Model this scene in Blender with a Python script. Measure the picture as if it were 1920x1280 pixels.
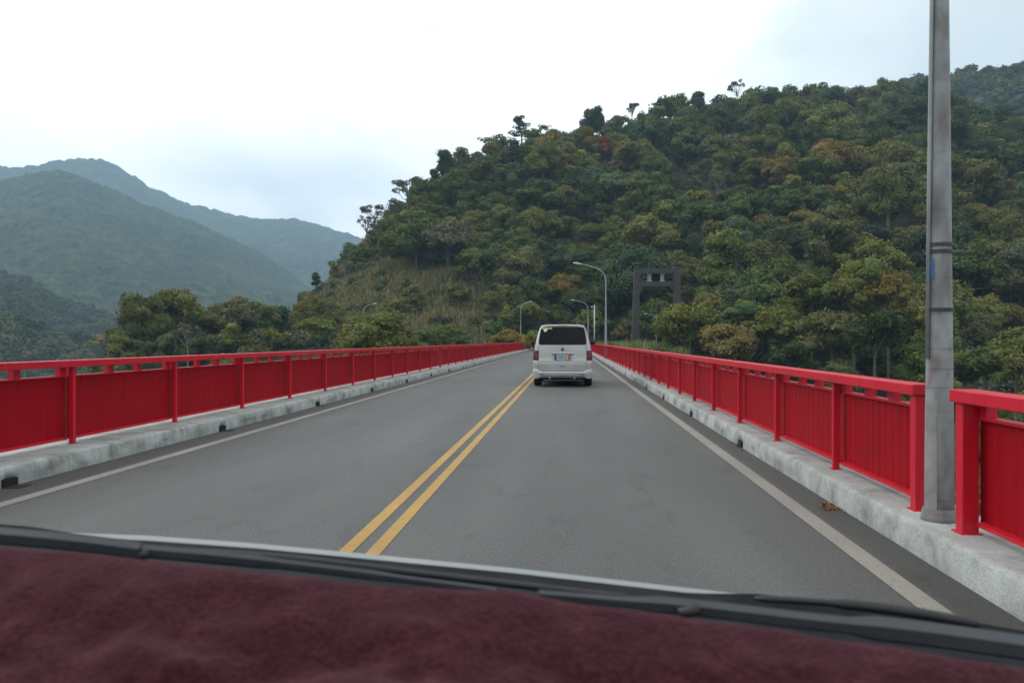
import bpy, bmesh, math, random
import numpy as np
from mathutils import Vector, Matrix

for o in list(bpy.data.objects):
    bpy.data.objects.remove(o)
S = bpy.context.scene
C = S.collection
R = math.radians
rng = random.Random(7)
nr = np.random.RandomState(11)

# ------------------------------------------------------------------ camera
PSI = math.atan(106 / 1493.0)          # the camera looks a little to the left of the road's axis
EYE = 1.5
cam_d = bpy.data.cameras.new('camera')
cam = bpy.data.objects.new('camera', cam_d)
C.objects.link(cam)
cam.location = (0, 0, EYE)
cam.rotation_euler = (R(90) - 2 / 1493.0, 0, PSI)
cam_d.lens = 28.0
cam_d.sensor_width = 36.0
cam_d.clip_start = 0.05
cam_d.clip_end = 20000
cam_d.dof.use_dof = True
cam_d.dof.focus_distance = 24
cam_d.dof.aperture_fstop = 5.2
S.camera = cam
S.render.resolution_x = 1024
S.render.resolution_y = 682

# ------------------------------------------------------------------ light
SUN_EL, SUN_AZ = R(34), R(-66)         # azimuth measured from +Y, negative to the left
sun_d = bpy.data.lights.new('sun', 'SUN')
sun_d.energy = 1.5
sun_d.angle = R(26)
sun_d.color = (1.0, 0.96, 0.9)
sun = bpy.data.objects.new('sun', sun_d)
C.objects.link(sun)
sd = Vector((math.sin(SUN_AZ) * math.cos(SUN_EL), math.cos(SUN_AZ) * math.cos(SUN_EL), math.sin(SUN_EL)))
sun.rotation_euler = sd.to_track_quat('Z', 'Y').to_euler()
sun.location = sd * 60

world = bpy.data.worlds.new("World")
S.world = world
world.use_nodes = True
wt = world.node_tree
wt.nodes.clear()


def N(t, typ, **kw):
    n = t.nodes.new(typ)
    for k, v in kw.items():
        if k in n.inputs.keys():
            n.inputs[k].default_value = v
        else:
            setattr(n, k, v)
    return n


def ramp(t, stops, interp='LINEAR'):
    n = t.nodes.new('ShaderNodeValToRGB')
    cr = n.color_ramp
    cr.interpolation = interp
    while len(cr.elements) > len(stops):
        cr.elements.remove(cr.elements[-1])
    while len(cr.elements) < len(stops):
        cr.elements.new(0.5)
    for e, (p, c) in zip(cr.elements, stops):
        e.position = p
        e.color = (*c, 1) if len(c) == 3 else c
    return n


def mixc(t, fac, a, b, blend='MIX'):
    n = t.nodes.new('ShaderNodeMix')
    n.data_type = 'RGBA'
    n.blend_type = blend
    L = t.links
    for i, v in ((0, fac), (6, a), (7, b)):
        if hasattr(v, 'default_value') or hasattr(v, 'is_linked'):
            L.new(v, n.inputs[i])
        else:
            n.inputs[i].default_value = v if i == 0 else ((*v, 1) if len(v) == 3 else v)
    return n.outputs[2]


sky = N(wt, 'ShaderNodeTexSky', sky_type='NISHITA', sun_disc=False, sun_elevation=SUN_EL, sun_rotation=-SUN_AZ)
bg1 = N(wt, 'ShaderNodeBackground')
bg1.inputs[1].default_value = 0.10
wt.links.new(sky.outputs[0], bg1.inputs[0])
tc = N(wt, 'ShaderNodeTexCoord')
# cloud layer: white overcast with bluish thin spots
mp = N(wt, 'ShaderNodeMapping')
mp.inputs['Scale'].default_value = (1.0, 1.0, 2.6)
mp.inputs['Location'].default_value = (0.35, 0.2, 0.1)
wt.links.new(tc.outputs['Generated'], mp.inputs[0])
nz = N(wt, 'ShaderNodeTexNoise')
nz.inputs['Scale'].default_value = 1.7
nz.inputs['Detail'].default_value = 6
nz.inputs['Roughness'].default_value = 0.52
nz.inputs['Distortion'].default_value = 0.35
wt.links.new(mp.outputs[0], nz.inputs['Vector'])
cl = ramp(wt, [(0.0, (.42, .50, .54)), (0.36, (.54, .61, .64)), (0.44, (.72, .765, .775)), (0.53, (.94, .94, .93)), (1, (1.08, 1.08, 1.06))])
wt.links.new(nz.outputs[0], cl.inputs[0])
# the cloud is thicker and darker towards the right and overhead-right
dot = N(wt, 'ShaderNodeVectorMath', operation='DOT_PRODUCT')
dot.inputs[1].default_value = Vector((0.62, 0.62, 0.48)).normalized()
wt.links.new(tc.outputs['Generated'], dot.inputs[0])
rr = ramp(wt, [(0.0, (0, 0, 0)), (0.80, (0.0, 0.0, 0.0)), (0.93, (.55, .55, .55)), (1, (1, 1, 1))], 'EASE')
wt.links.new(dot.outputs['Value'], rr.inputs[0])
c2 = mixc(wt, rr.outputs[0], cl.outputs[0], (.39, .41, .395))
# low grey-blue bank over the far mountains on the left
sep = N(wt, 'ShaderNodeSeparateXYZ')
wt.links.new(tc.outputs['Generated'], sep.inputs[0])
lo = ramp(wt, [(0.0, (1, 1, 1)), (0.10, (1, 1, 1)), (0.30, (0, 0, 0)), (1, (0, 0, 0))], 'EASE')
wt.links.new(sep.outputs[2], lo.inputs[0])
nz2 = N(wt, 'ShaderNodeTexNoise')
nz2.inputs['Scale'].default_value = 2.6
nz2.inputs['Detail'].default_value = 4
mp2 = N(wt, 'ShaderNodeMapping')
mp2.inputs['Location'].default_value = (3.1, 0.3, 1.2)
mp2.inputs['Scale'].default_value = (1.0, 1.0, 2.2)
wt.links.new(tc.outputs['Generated'], mp2.inputs[0])
wt.links.new(mp2.outputs[0], nz2.inputs['Vector'])
nr2 = ramp(wt, [(0.0, (0, 0, 0)), (0.42, (0, 0, 0)), (0.56, (.85, .85, .85)), (1, (1, 1, 1))])
wt.links.new(nz2.outputs[0], nr2.inputs[0])
mul = N(wt, 'ShaderNodeMath', operation='MULTIPLY')
wt.links.new(lo.outputs[0], mul.inputs[0])
wt.links.new(nr2.outputs[0], mul.inputs[1])
c3 = mixc(wt, mul.outputs[0], c2, (.50, .545, .57))
bg2 = N(wt, 'ShaderNodeBackground')
bg2.inputs[1].default_value = 2.35
wt.links.new(c3, bg2.inputs[0])
mx = N(wt, 'ShaderNodeMixShader')
mx.inputs[0].default_value = 0.93
wt.links.new(bg1.outputs[0], mx.inputs[1])
wt.links.new(bg2.outputs[0], mx.inputs[2])
wo = N(wt, 'ShaderNodeOutputWorld')
wt.links.new(mx.outputs[0], wo.inputs[0])

S.view_settings.view_transform = 'Standard'
S.view_settings.look = 'None'
S.view_settings.exposure = 0.0
S.view_settings.gamma = 1.0

# ------------------------------------------------------------------ helpers
CP, SP = math.cos(PSI), math.sin(PSI)
F = 1493.0


def P(px, py, Z):
    """point at camera depth Z seen at photo pixel (1920 wide)"""
    a = (px - 960) / F * Z
    return Vector((a * CP - Z * SP, a * SP + Z * CP, EYE + (638 - py) / F * Z))


def az(u):
    return math.atan((u - 960) / F) - PSI


def tag(o, label=None, cat=None, group=None, kind=None):
    if label: o['label'] = label
    if cat: o['category'] = cat
    if group: o['group'] = group
    if kind: o['kind'] = kind
    return o


def empty(name, loc=(0, 0, 0), rz=0.0):
    o = bpy.data.objects.new(name, None)
    o.empty_display_size = 0.2
    C.objects.link(o)
    o.location = loc
    o.rotation_euler = (0, 0, rz)
    return o


class MB:
    def __init__(s):
        s.v, s.f = [], []

    def add(s, vs, fs):
        n = len(s.v)
        s.v += [tuple(v) for v in vs]
        s.f += [tuple(i + n for i in f) for f in fs]
        return s

    def box(s, x0, x1, y0, y1, z0, z1):
        vs = [(x, y, z) for x in (x0, x1) for y in (y0, y1) for z in (z0, z1)]
        return s.add(vs, [(0, 1, 3, 2), (4, 6, 7, 5), (0, 4, 5, 1), (2, 3, 7, 6), (0, 2, 6, 4), (1, 5, 7, 3)])

    def tube(s, pts, rads, n=10, cap=True, sq=1.0):
        pts = [Vector(p) for p in pts]
        if not hasattr(rads, '__len__'): rads = [rads] * len(pts)
        ref = Vector((0, 1, 0))
        rings = []
        for i, p in enumerate(pts):
            d = (pts[min(i + 1, len(pts) - 1)] - pts[max(i - 1, 0)]).normalized()
            a = d.cross(ref)
            if a.length < 1e-3: a = d.cross(Vector((1, 0, 0)))
            a.normalize()
            b = d.cross(a)
            rings.append([p + (a * math.cos(t) + b * math.sin(t) * sq) * rads[i] for t in [2 * math.pi * k / n for k in range(n)]])
        vs = [v for r in rings for v in r]
        fs = [(i * n + k, i * n + (k + 1) % n, (i + 1) * n + (k + 1) % n, (i + 1) * n + k) for i in range(len(pts) - 1) for k in range(n)]
        if cap:
            fs.append(tuple(range(n))[::-1])
            fs.append(tuple((len(pts) - 1) * n + k for k in range(n)))
        return s.add(vs, fs)

    def grid(s, rows, close=False):
        m = len(rows[0])
        vs = [v for r in rows for v in r]
        mm = m if close else m - 1
        fs = [(i * m + k, i * m + (k + 1) % m, (i + 1) * m + (k + 1) % m, (i + 1) * m + k) for i in range(len(rows) - 1) for k in range(mm)]
        return s.add(vs, fs)

    def build(s, name, mat, parent=None, smooth=False, bevel=0):
        me = bpy.data.meshes.new(name)
        me.from_pydata(s.v, [], s.f)
        bm = bmesh.new()
        bm.from_mesh(me)
        bmesh.ops.recalc_face_normals(bm, faces=bm.faces)
        bm.to_mesh(me)
        bm.free()
        if smooth:
            me.polygons.foreach_set('use_smooth', [True] * len(me.polygons))
        me.materials.append(mat)
        o = bpy.data.objects.new(name, me)
        C.objects.link(o)
        if parent: o.parent = parent
        if bevel:
            b = o.modifiers.new('b', 'BEVEL')
            b.width = bevel
            b.segments = 2
            b.limit_method = 'ANGLE'
        return o


def npmesh(name, V, Fq, mat, col=None, smooth=False, var=None):
    """V (n,3) Fq (m,4) or (m,3) numpy -> mesh"""
    me = bpy.data.meshes.new(name)
    me.vertices.add(len(V))
    me.vertices.foreach_set('co', np.asarray(V, dtype=np.float32).ravel())
    k = Fq.shape[1]
    m = len(Fq)
    me.loops.add(m * k)
    me.loops.foreach_set('vertex_index', np.asarray(Fq, dtype=np.int32).ravel())
    me.polygons.add(m)
    me.polygons.foreach_set('loop_start', np.arange(0, m * k, k, dtype=np.int32))
    if smooth:
        me.polygons.foreach_set('use_smooth', np.ones(m, dtype=bool))
    me.update(calc_edges=True)
    if col is not None:
        a = me.attributes.new('tint', 'FLOAT_COLOR', 'FACE')
        c4 = np.ones((m, 4), dtype=np.float32)
        c4[:, :3] = col
        a.data.foreach_set('color', c4.ravel())
    me.materials.append(mat)
    return me


def objm(name, me, parent=None):
    o = bpy.data.objects.new(name, me)
    C.objects.link(o)
    if parent: o.parent = parent
    return o


# ---- materials
def mat(name, base, rough=0.6, metal=0.0, noise=None, bump=None, spec=None, coat=0, obj_coords=True):
    """noise=(scale, colour2, lo, hi); bump=(scale, strength, distance)"""
    m = bpy.data.materials.new(name)
    m.use_nodes = True
    t = m.node_tree
    b = t.nodes['Principled BSDF']
    b.inputs['Roughness'].default_value = rough
    b.inputs['Metallic'].default_value = metal
    if spec is not None: b.inputs['Specular IOR Level'].default_value = spec
    if coat:
        b.inputs['Coat Weight'].default_value = coat
        b.inputs['Coat Roughness'].default_value = 0.08
    b.inputs['Base Color'].default_value = (*base, 1)
    g = N(t, 'ShaderNodeNewGeometry')
    if noise:
        sc, c2_, lo_, hi_ = noise
        n = N(t, 'ShaderNodeTexNoise')
        n.inputs['Scale'].default_value = sc
        n.inputs['Detail'].default_value = 8
        n.inputs['Roughness'].default_value = 0.6
        t.links.new(g.outputs['Position'], n.inputs['Vector'])
        r_ = ramp(t, [(lo_, base), (hi_, c2_)])
        t.links.new(n.outputs[0], r_.inputs[0])
        t.links.new(r_.outputs[0], b.inputs['Base Color'])
    if bump:
        n = N(t, 'ShaderNodeTexNoise')
        n.inputs['Scale'].default_value = bump[0]
        n.inputs['Detail'].default_value = 6
        t.links.new(g.outputs['Position'], n.inputs['Vector'])
        bp = N(t, 'ShaderNodeBump')
        bp.inputs['Strength'].default_value = bump[1]
        bp.inputs['Distance'].default_value = bump[2]
        t.links.new(n.outputs[0], bp.inputs['Height'])
        t.links.new(bp.outputs[0], b.inputs['Normal'])
    return m


def asphalt():
    m = bpy.data.materials.new('asphalt')
    m.use_nodes = True
    t = m.node_tree
    b = t.nodes['Principled BSDF']
    g = N(t, 'ShaderNodeNewGeometry')
    sp = N(t, 'ShaderNodeSeparateXYZ')
    t.links.new(g.outputs['Position'], sp.inputs[0])
    # large soft patches, stretched along the road
    mpn = N(t, 'ShaderNodeMapping')
    mpn.inputs['Scale'].default_value = (1.0, 0.16, 1.0)
    t.links.new(g.outputs['Position'], mpn.inputs[0])
    n1 = N(t, 'ShaderNodeTexNoise')
    n1.inputs['Scale'].default_value = 0.9
    n1.inputs['Detail'].default_value = 7
    t.links.new(mpn.outputs[0], n1.inputs['Vector'])
    r1 = ramp(t, [(0.3, (.064, .0655, .063)), (0.7, (.090, .0915, .0875))])
    t.links.new(n1.outputs[0], r1.inputs[0])
    n2 = N(t, 'ShaderNodeTexNoise')
    n2.inputs['Scale'].default_value = 60
    n2.inputs['Detail'].default_value = 5
    n2.inputs['Roughness'].default_value = 0.7
    mp9 = N(t, 'ShaderNodeMapping')
    mp9.inputs['Scale'].default_value = (1.0, 0.35, 1.0)
    t.links.new(g.outputs['Position'], mp9.inputs[0])
    t.links.new(mp9.outputs[0], n2.inputs['Vector'])
    r2 = ramp(t, [(0.36, (.75, .75, .75)), (0.5, (1, 1, 1)), (0.64, (1.27, 1.27, 1.25))])
    t.links.new(n2.outputs[0], r2.inputs[0])
    c = mixc(t, 1.0, r1.outputs[0], r2.outputs[0], 'MULTIPLY')
    # short dark scuffs and stains
    n3 = N(t, 'ShaderNodeTexNoise')
    n3.inputs['Scale'].default_value = 2.2
    n3.inputs['Detail'].default_value = 9
    n3.inputs['Roughness'].default_value = 0.75
    n3.inputs['Distortion'].default_value = 0.6
    mp3 = N(t, 'ShaderNodeMapping')
    mp3.inputs['Scale'].default_value = (1.0, 0.4, 1.0)
    t.links.new(g.outputs['Position'], mp3.inputs[0])
    t.links.new(mp3.outputs[0], n3.inputs['Vector'])
    r3 = ramp(t, [(0.37, (.76, .75, .74)), (0.45, (1, 1, 1)), (0.62, (1, 1, 1)), (0.7, (1.12, 1.12, 1.1))])
    t.links.new(n3.outputs[0], r3.inputs[0])
    c = mixc(t, 0.7, c, r3.outputs[0], 'MULTIPLY')
    # tyre tracks: slightly lighter polished bands; gutters outside the white lines: brown dirt
    w = N(t, 'ShaderNodeMapRange')
    w.inputs['From Min'].default_value = -7
    w.inputs['From Max'].default_value = 4
    t.links.new(sp.outputs[0], w.inputs['Value'])

    def X(x): return (x + 7) / 11.0
    rt = ramp(t, [(0, (.60, .57, .54)), (X(-5.34), (.66, .63, .60)), (X(-5.22), (.94, .93, .92)), (X(-4.4), (1.03, 1.03, 1.03)), (X(-3.5), (.93, .93, .93)),
                  (X(-2.5), (1.05, 1.05, 1.05)), (X(-1.6), (.95, .95, .95)), (X(-.7), (1.06, 1.06, 1.06)), (X(.25), (.93, .93, .93)), (X(1.1), (1.05, 1.05, 1.04)), (X(2.10), (.93, .92, .91)), (X(2.2), (.72, .69, .66)), (1, (.6, .57, .54))])
    t.links.new(w.outputs[0], rt.inputs[0])
    c = mixc(t, 1.0, c, rt.outputs[0], 'MULTIPLY')
    t.links.new(c, b.inputs['Base Color'])
    b.inputs['Roughness'].default_value = 0.72
    b.inputs['Specular IOR Level'].default_value = 0.35
    bp = N(t, 'ShaderNodeBump')
    bp.inputs['Strength'].default_value = 0.5
    bp.inputs['Distance'].default_value = 0.004
    t.links.new(n2.outputs[0], bp.inputs['Height'])
    t.links.new(bp.outputs[0], b.inputs['Normal'])
    return m


def paint_line(name, colr, worn):
    m = bpy.data.materials.new(name)
    m.use_nodes = True
    t = m.node_tree
    b = t.nodes['Principled BSDF']
    g = N(t, 'ShaderNodeNewGeometry')
    n = N(t, 'ShaderNodeTexNoise')
    n.inputs['Scale'].default_value = 22
    n.inputs['Detail'].default_value = 10
    n.inputs['Roughness'].default_value = 0.75
    t.links.new(g.outputs['Position'], n.inputs['Vector'])
    r = ramp(t, [(0.36, worn), (0.45, colr), (0.7, tuple(min(1, c * 1.08) for c in colr))])
    t.links.new(n.outputs[0], r.inputs[0])
    n2 = N(t, 'ShaderNodeTexNoise')
    n2.inputs['Scale'].default_value = 0.8
    n2.inputs['Detail'].default_value = 5
    t.links.new(g.outputs['Position'], n2.inputs['Vector'])
    r2 = ramp(t, [(0.3, (.8, .79, .77)), (0.7, (1.04, 1.04, 1.04))])
    t.links.new(n2.outputs[0], r2.inputs[0])
    c = mixc(t, 1.0, r.outputs[0], r2.outputs[0], 'MULTIPLY')
    t.links.new(c, b.inputs['Base Color'])
    b.inputs['Roughness'].default_value = 0.65
    return m


def kerb_mat():
    m = bpy.data.materials.new('kerb_concrete')
    m.use_nodes = True
    t = m.node_tree
    b = t.nodes['Principled BSDF']
    g = N(t, 'ShaderNodeNewGeometry')
    n = N(t, 'ShaderNodeTexNoise')
    n.inputs['Scale'].default_value = 2.6
    n.inputs['Detail'].default_value = 9
    n.inputs['Roughness'].default_value = 0.68
    n.inputs['Distortion'].default_value = 0.5
    t.links.new(g.outputs['Position'], n.inputs['Vector'])
    r = ramp(t, [(0.25, (.10, .10, .085)), (0.36, (.20, .208, .19)), (0.48, (.30, .315, .298)), (0.72, (.42, .44, .42))])
    t.links.new(n.outputs[0], r.inputs[0])
    # vertical run-off streaks
    mp_ = N(t, 'ShaderNodeMapping')
    mp_.inputs['Scale'].default_value = (1.0, 7.0, .8)
    t.links.new(g.outputs['Position'], mp_.inputs[0])
    n2 = N(t, 'ShaderNodeTexNoise')
    n2.inputs['Scale'].default_value = 1.1
    n2.inputs['Detail'].default_value = 6
    t.links.new(mp_.outputs[0], n2.inputs['Vector'])
    r2 = ramp(t, [(0.30, (.62, .61, .58)), (0.42, (1, 1, 1))])
    t.links.new(n2.outputs[0], r2.inputs[0])
    c = mixc(t, 0.8, r.outputs[0], r2.outputs[0], 'MULTIPLY')
    n4 = N(t, 'ShaderNodeTexNoise')
    n4.inputs['Scale'].default_value = 60
    n4.inputs['Detail'].default_value = 5
    t.links.new(g.outputs['Position'], n4.inputs['Vector'])
    r4 = ramp(t, [(0.3, (.8, .8, .8)), (0.6, (1.06, 1.06, 1.06))])
    t.links.new(n4.outputs[0], r4.inputs[0])
    c = mixc(t, 1.0, c, r4.outputs[0], 'MULTIPLY')
    t.links.new(c, b.inputs['Base Color'])
    b.inputs['Roughness'].default_value = 0.85
    bp = N(t, 'ShaderNodeBump')
    bp.inputs['Strength'].default_value = 0.6
    bp.inputs['Distance'].default_value = 0.01
    t.links.new(n4.outputs[0], bp.inputs['Height'])
    t.links.new(bp.outputs[0], b.inputs['Normal'])
    return m


def red_mat(name, base, dirt, rough=.42):
    m = bpy.data.materials.new(name)
    m.use_nodes = True
    t = m.node_tree
    b = t.nodes['Principled BSDF']
    g = N(t, 'ShaderNodeNewGeometry')
    n = N(t, 'ShaderNodeTexNoise')
    n.inputs['Scale'].default_value = 1.7
    n.inputs['Detail'].default_value = 8
    n.inputs['Roughness'].default_value = 0.65
    t.links.new(g.outputs['Position'], n.inputs['Vector'])
    r = ramp(t, [(0.28, dirt), (0.45, base), (0.75, tuple(c * 1.08 for c in base))])
    t.links.new(n.outputs[0], r.inputs[0])
    mp_ = N(t, 'ShaderNodeMapping')
    mp_.inputs['Scale'].default_value = (9.0, 9.0, .7)
    t.links.new(g.outputs['Position'], mp_.inputs[0])
    n2 = N(t, 'ShaderNodeTexNoise')
    n2.inputs['Scale'].default_value = 1.3
    n2.inputs['Detail'].default_value = 5
    t.links.new(mp_.outputs[0], n2.inputs['Vector'])
    r2 = ramp(t, [(0.3, (.78, .74, .72)), (0.5, (1, 1, 1))])
    t.links.new(n2.outputs[0], r2.inputs[0])
    c = mixc(t, 0.8, r.outputs[0], r2.outputs[0], 'MULTIPLY')
    t.links.new(c, b.inputs['Base Color'])
    b.inputs['Roughness'].default_value = rough
    b.inputs['Specular IOR Level'].default_value = 0.4 if rough < .5 else .12
    return m


M = {}
M['asphalt'] = asphalt()
M['white_line'] = paint_line('white_line_paint', (.235, .225, .19), (.12, .115, .105))
M['yellow_line'] = paint_line('yellow_line_paint', (.36, .205, .038), (.19, .13, .05))
M['kerb'] = kerb_mat()
M['rail'] = red_mat('red_rail_paint', (.52, .007, .023), (.40, .010, .020))
M['panel'] = red_mat('red_panel_paint', (.30, .0022, .0090), (.23, .004, .010), .55)
M['concrete'] = mat('old_concrete', (.055, .051, .045), .9, noise=(1.1, (.032, .034, .026), .4, .65), bump=(8, .5, .05))
M['deck'] = mat('bridge_concrete', (.28, .28, .26), .9, noise=(.7, (.18, .18, .165), .4, .7))
M['galv'] = mat('galvanised_steel', (.28, .30, .30), .5, .15, noise=(3.0, (.21, .22, .225), .35, .65))
M['lamp_head'] = mat('lamp_head_grey', (.45, .47, .47), .4, .1)
M['lens'] = mat('lamp_lens', (.55, .56, .55), .15)
M['black'] = mat('black_plastic', (.008, .0085, .01), .55, noise=(14, (.013, .014, .016), .4, .7))
M['rubber'] = mat('tyre_rubber', (.016, .016, .017), .85)
M['dark_metal'] = mat('dark_underbody', (.012, .012, .013), .8)


def leaf_mat(name, use_attr):
    m = bpy.data.materials.new(name)
    m.use_nodes = True
    t = m.node_tree
    b = t.nodes['Principled BSDF']
    out = t.nodes['Material Output']
    at = N(t, 'ShaderNodeAttribute', attribute_name='tint')
    if use_attr:
        base = at.outputs['Color']
    else:
        oi = N(t, 'ShaderNodeObjectInfo')
        base = mixc(t, 1.0, oi.outputs['Color'], at.outputs['Color'], 'MULTIPLY')
    t.links.new(base, b.inputs['Base Color'])
    b.inputs['Roughness'].default_value = 0.75
    b.inputs['Specular IOR Level'].default_value = 0.18
    tr = N(t, 'ShaderNodeBsdfTranslucent')
    tm = mixc(t, 1.0, base, (1.0, 1.0, .6), 'MULTIPLY')
    t.links.new(tm, tr.inputs[0])
    mxs = N(t, 'ShaderNodeMixShader')
    mxs.inputs[0].default_value = 0.16
    t.links.new(b.outputs[0], mxs.inputs[1])
    t.links.new(tr.outputs[0], mxs.inputs[2])
    t.links.new(mxs.outputs[0], out.inputs[0])
    return m


M['leaf'] = leaf_mat('foliage', False)
M['leaf_stuff'] = leaf_mat('foliage_mass', True)
M['bark'] = mat('bark', (.11, .095, .075), .9, noise=(3, (.06, .05, .04), .4, .65))
M['bark_pale'] = mat('pale_bark', (.17, .155, .13), .9, noise=(3, (.10, .09, .075), .4, .65))


# ------------------------------------------------------------------ noise in numpy
_h = np.random.RandomState(5).rand(512, 512)


def vnoise(x, y):
    xi = np.floor(x).astype(int); yi = np.floor(y).astype(int)
    fx = x - xi; fy = y - yi
    fx = fx * fx * (3 - 2 * fx); fy = fy * fy * (3 - 2 * fy)
    g = lambda a, b: _h[a % 512, b % 512]
    return (g(xi, yi) * (1 - fx) + g(xi + 1, yi) * fx) * (1 - fy) + (g(xi, yi + 1) * (1 - fx) + g(xi + 1, yi + 1) * fx) * fy


def fbm(x, y, o=5):
    s = 0; a = .5; t = 0
    for i in range(o):
        s = s + a * vnoise(x + 37.1 * i, y + 11.7 * i); t += a
        x = x * 2.03; y = y * 2.03; a *= .5
    return s / t


def ridged(x, y, o=4):
    s = 0; a = .5; t = 0
    for i in range(o):
        s = s + a * (1 - np.abs(2 * vnoise(x + 17.3 * i, y + 71.9 * i) - 1)); t += a
        x = x * 2.1; y = y * 2.1; a *= .5
    return s / t


_j = np.random.RandomState(9).rand(3, 256, 256)


def worley(x, y):
    """distance to nearest jittered cell point and that cell's random value"""
    xi = np.floor(x).astype(int); yi = np.floor(y).astype(int)
    best = np.full(x.shape, 9.0); idv = np.zeros(x.shape)
    for dx in (-1, 0, 1):
        for dy in (-1, 0, 1):
            cx = xi + dx; cy = yi + dy
            jx = _j[0, cx % 256, cy % 256]; jy = _j[1, cx % 256, cy % 256]
            sz = .75 + .5 * _j[2, cx % 256, cy % 256]
            d = np.sqrt((cx + jx - x) ** 2 + (cy + jy - y) ** 2) / sz
            k = d < best
            best = np.where(k, d, best); idv = np.where(k, _j[2, cx % 256, cy % 256], idv)
    return best, idv


# ------------------------------------------------------------------ terrain of the near hill
def itp(u, tab):
    return np.interp(u, [a for a, b in tab], [b for a, b in tab])


T_Y = [(60, 700), (150, 668), (200, 625), (250, 592), (320, 572), (420, 566), (500, 568), (540, 562), (580, 535), (640, 478), (690, 425), (750, 384), (800, 345),
       (830, 312), (900, 284), (950, 264), (1000, 256), (1060, 258), (1120, 245), (1200, 222), (1300, 202), (1400, 190), (1500, 172), (1600, 166), (1700, 168), (1780, 190), (1850, 215), (1920, 240), (2200, 300), (2600, 330)]
T_RS = [(60, 175), (200, 195), (500, 215), (600, 240), (800, 290), (1000, 320), (1400, 380), (1700, 425), (1920, 420), (2600, 420)]
T_RF = [(60, 140), (300, 150), (500, 158), (900, 166), (1150, 163), (1250, 150), (1400, 122), (1600, 108), (2000, 100), (2600, 95)]
T_ZF = [(60, -26), (200, -14), (350, -9), (500, -5), (700, -1.5), (1180, -1.0), (1300, -5), (1400, -9), (1600, -14), (2000, -20), (2600, -25)]
T_HT = [(60, 8), (500, 8), (640, 5), (750, 3.5), (850, 4), (1200, 4.5), (1500, 6.5), (2600, 8)]


def hill_z(x, y):
    x = np.asarray(x, float); y = np.asarray(y, float)
    r = np.hypot(x, y)
    a = np.arctan2(x, y) + PSI
    u = 960 + F * np.tan(np.clip(a, -1.3, 1.3))
    u = np.clip(u, 60, 2600)
    cr = np.cos(np.arctan((u - 960) / F))
    rs = itp(u, T_RS); rf = itp(u, T_RF); zf = itp(u, T_ZF)
    zs = EYE + (638 - itp(u, T_Y)) / F * rs * cr - itp(u, T_HT)
    t = np.clip((r - rf) / (rs - rf), 0, 1)
    z = zf + (zs - zf) * (t ** 1.06)
    env = np.sin(np.pi * np.clip(t, 0, 1)) ** 0.8
    g = ridged(x / 75 + 3.1, y / 75 + 8.2, 3) - .62
    z = z + env * g * 20 * np.clip((zs - zf) / 60, 0, 1)
    z = z + env * (fbm(x / 22, y / 22, 3) - .5) * 4
    z = np.where(r > rs, zs - .42 * (r - rs), z)
    z = np.where(r < rf, zf - itp(u, [(60, .45), (500, .28), (1230, .28), (1420, .75)]) * (rf - r), z)
    # level bridgehead and the side road along the foot of the hill
    px = np.clip((np.abs(x + 22) - 40) / 8, 0, 1)
    py = np.clip((np.abs(y - 152) - 15) / 9, 0, 1)
    k = (1 - px) * (1 - py)
    z = z * (1 - k) + (-0.12) * k
    return np.maximum(z, -37.0)


def hz(x, y):
    return float(hill_z(np.array([x]), np.array([y]))[0])


def polar_mesh(name, u0, u1, nu, rs, zfun, mt, sm=True):
    us = np.linspace(u0, u1, nu)
    an = np.arctan((us - 960) / F) - PSI
    A, RR = np.meshgrid(an, rs, indexing='ij')
    X = RR * np.sin(A); Y = RR * np.cos(A)
    Z = zfun(X, Y, RR, np.meshgrid(us, rs, indexing='ij')[0])
    V = np.stack([X, Y, Z], -1).reshape(-1, 3)
    n, m = len(us), len(rs)
    i = np.arange(n - 1)[:, None] * m + np.arange(m - 1)[None, :]
    Fq = np.stack([i, i + m, i + m + 1, i + 1], -1).reshape(-1, 4)
    me = npmesh(name, V, Fq, mt, smooth=sm)
    return objm(name, me)


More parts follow.
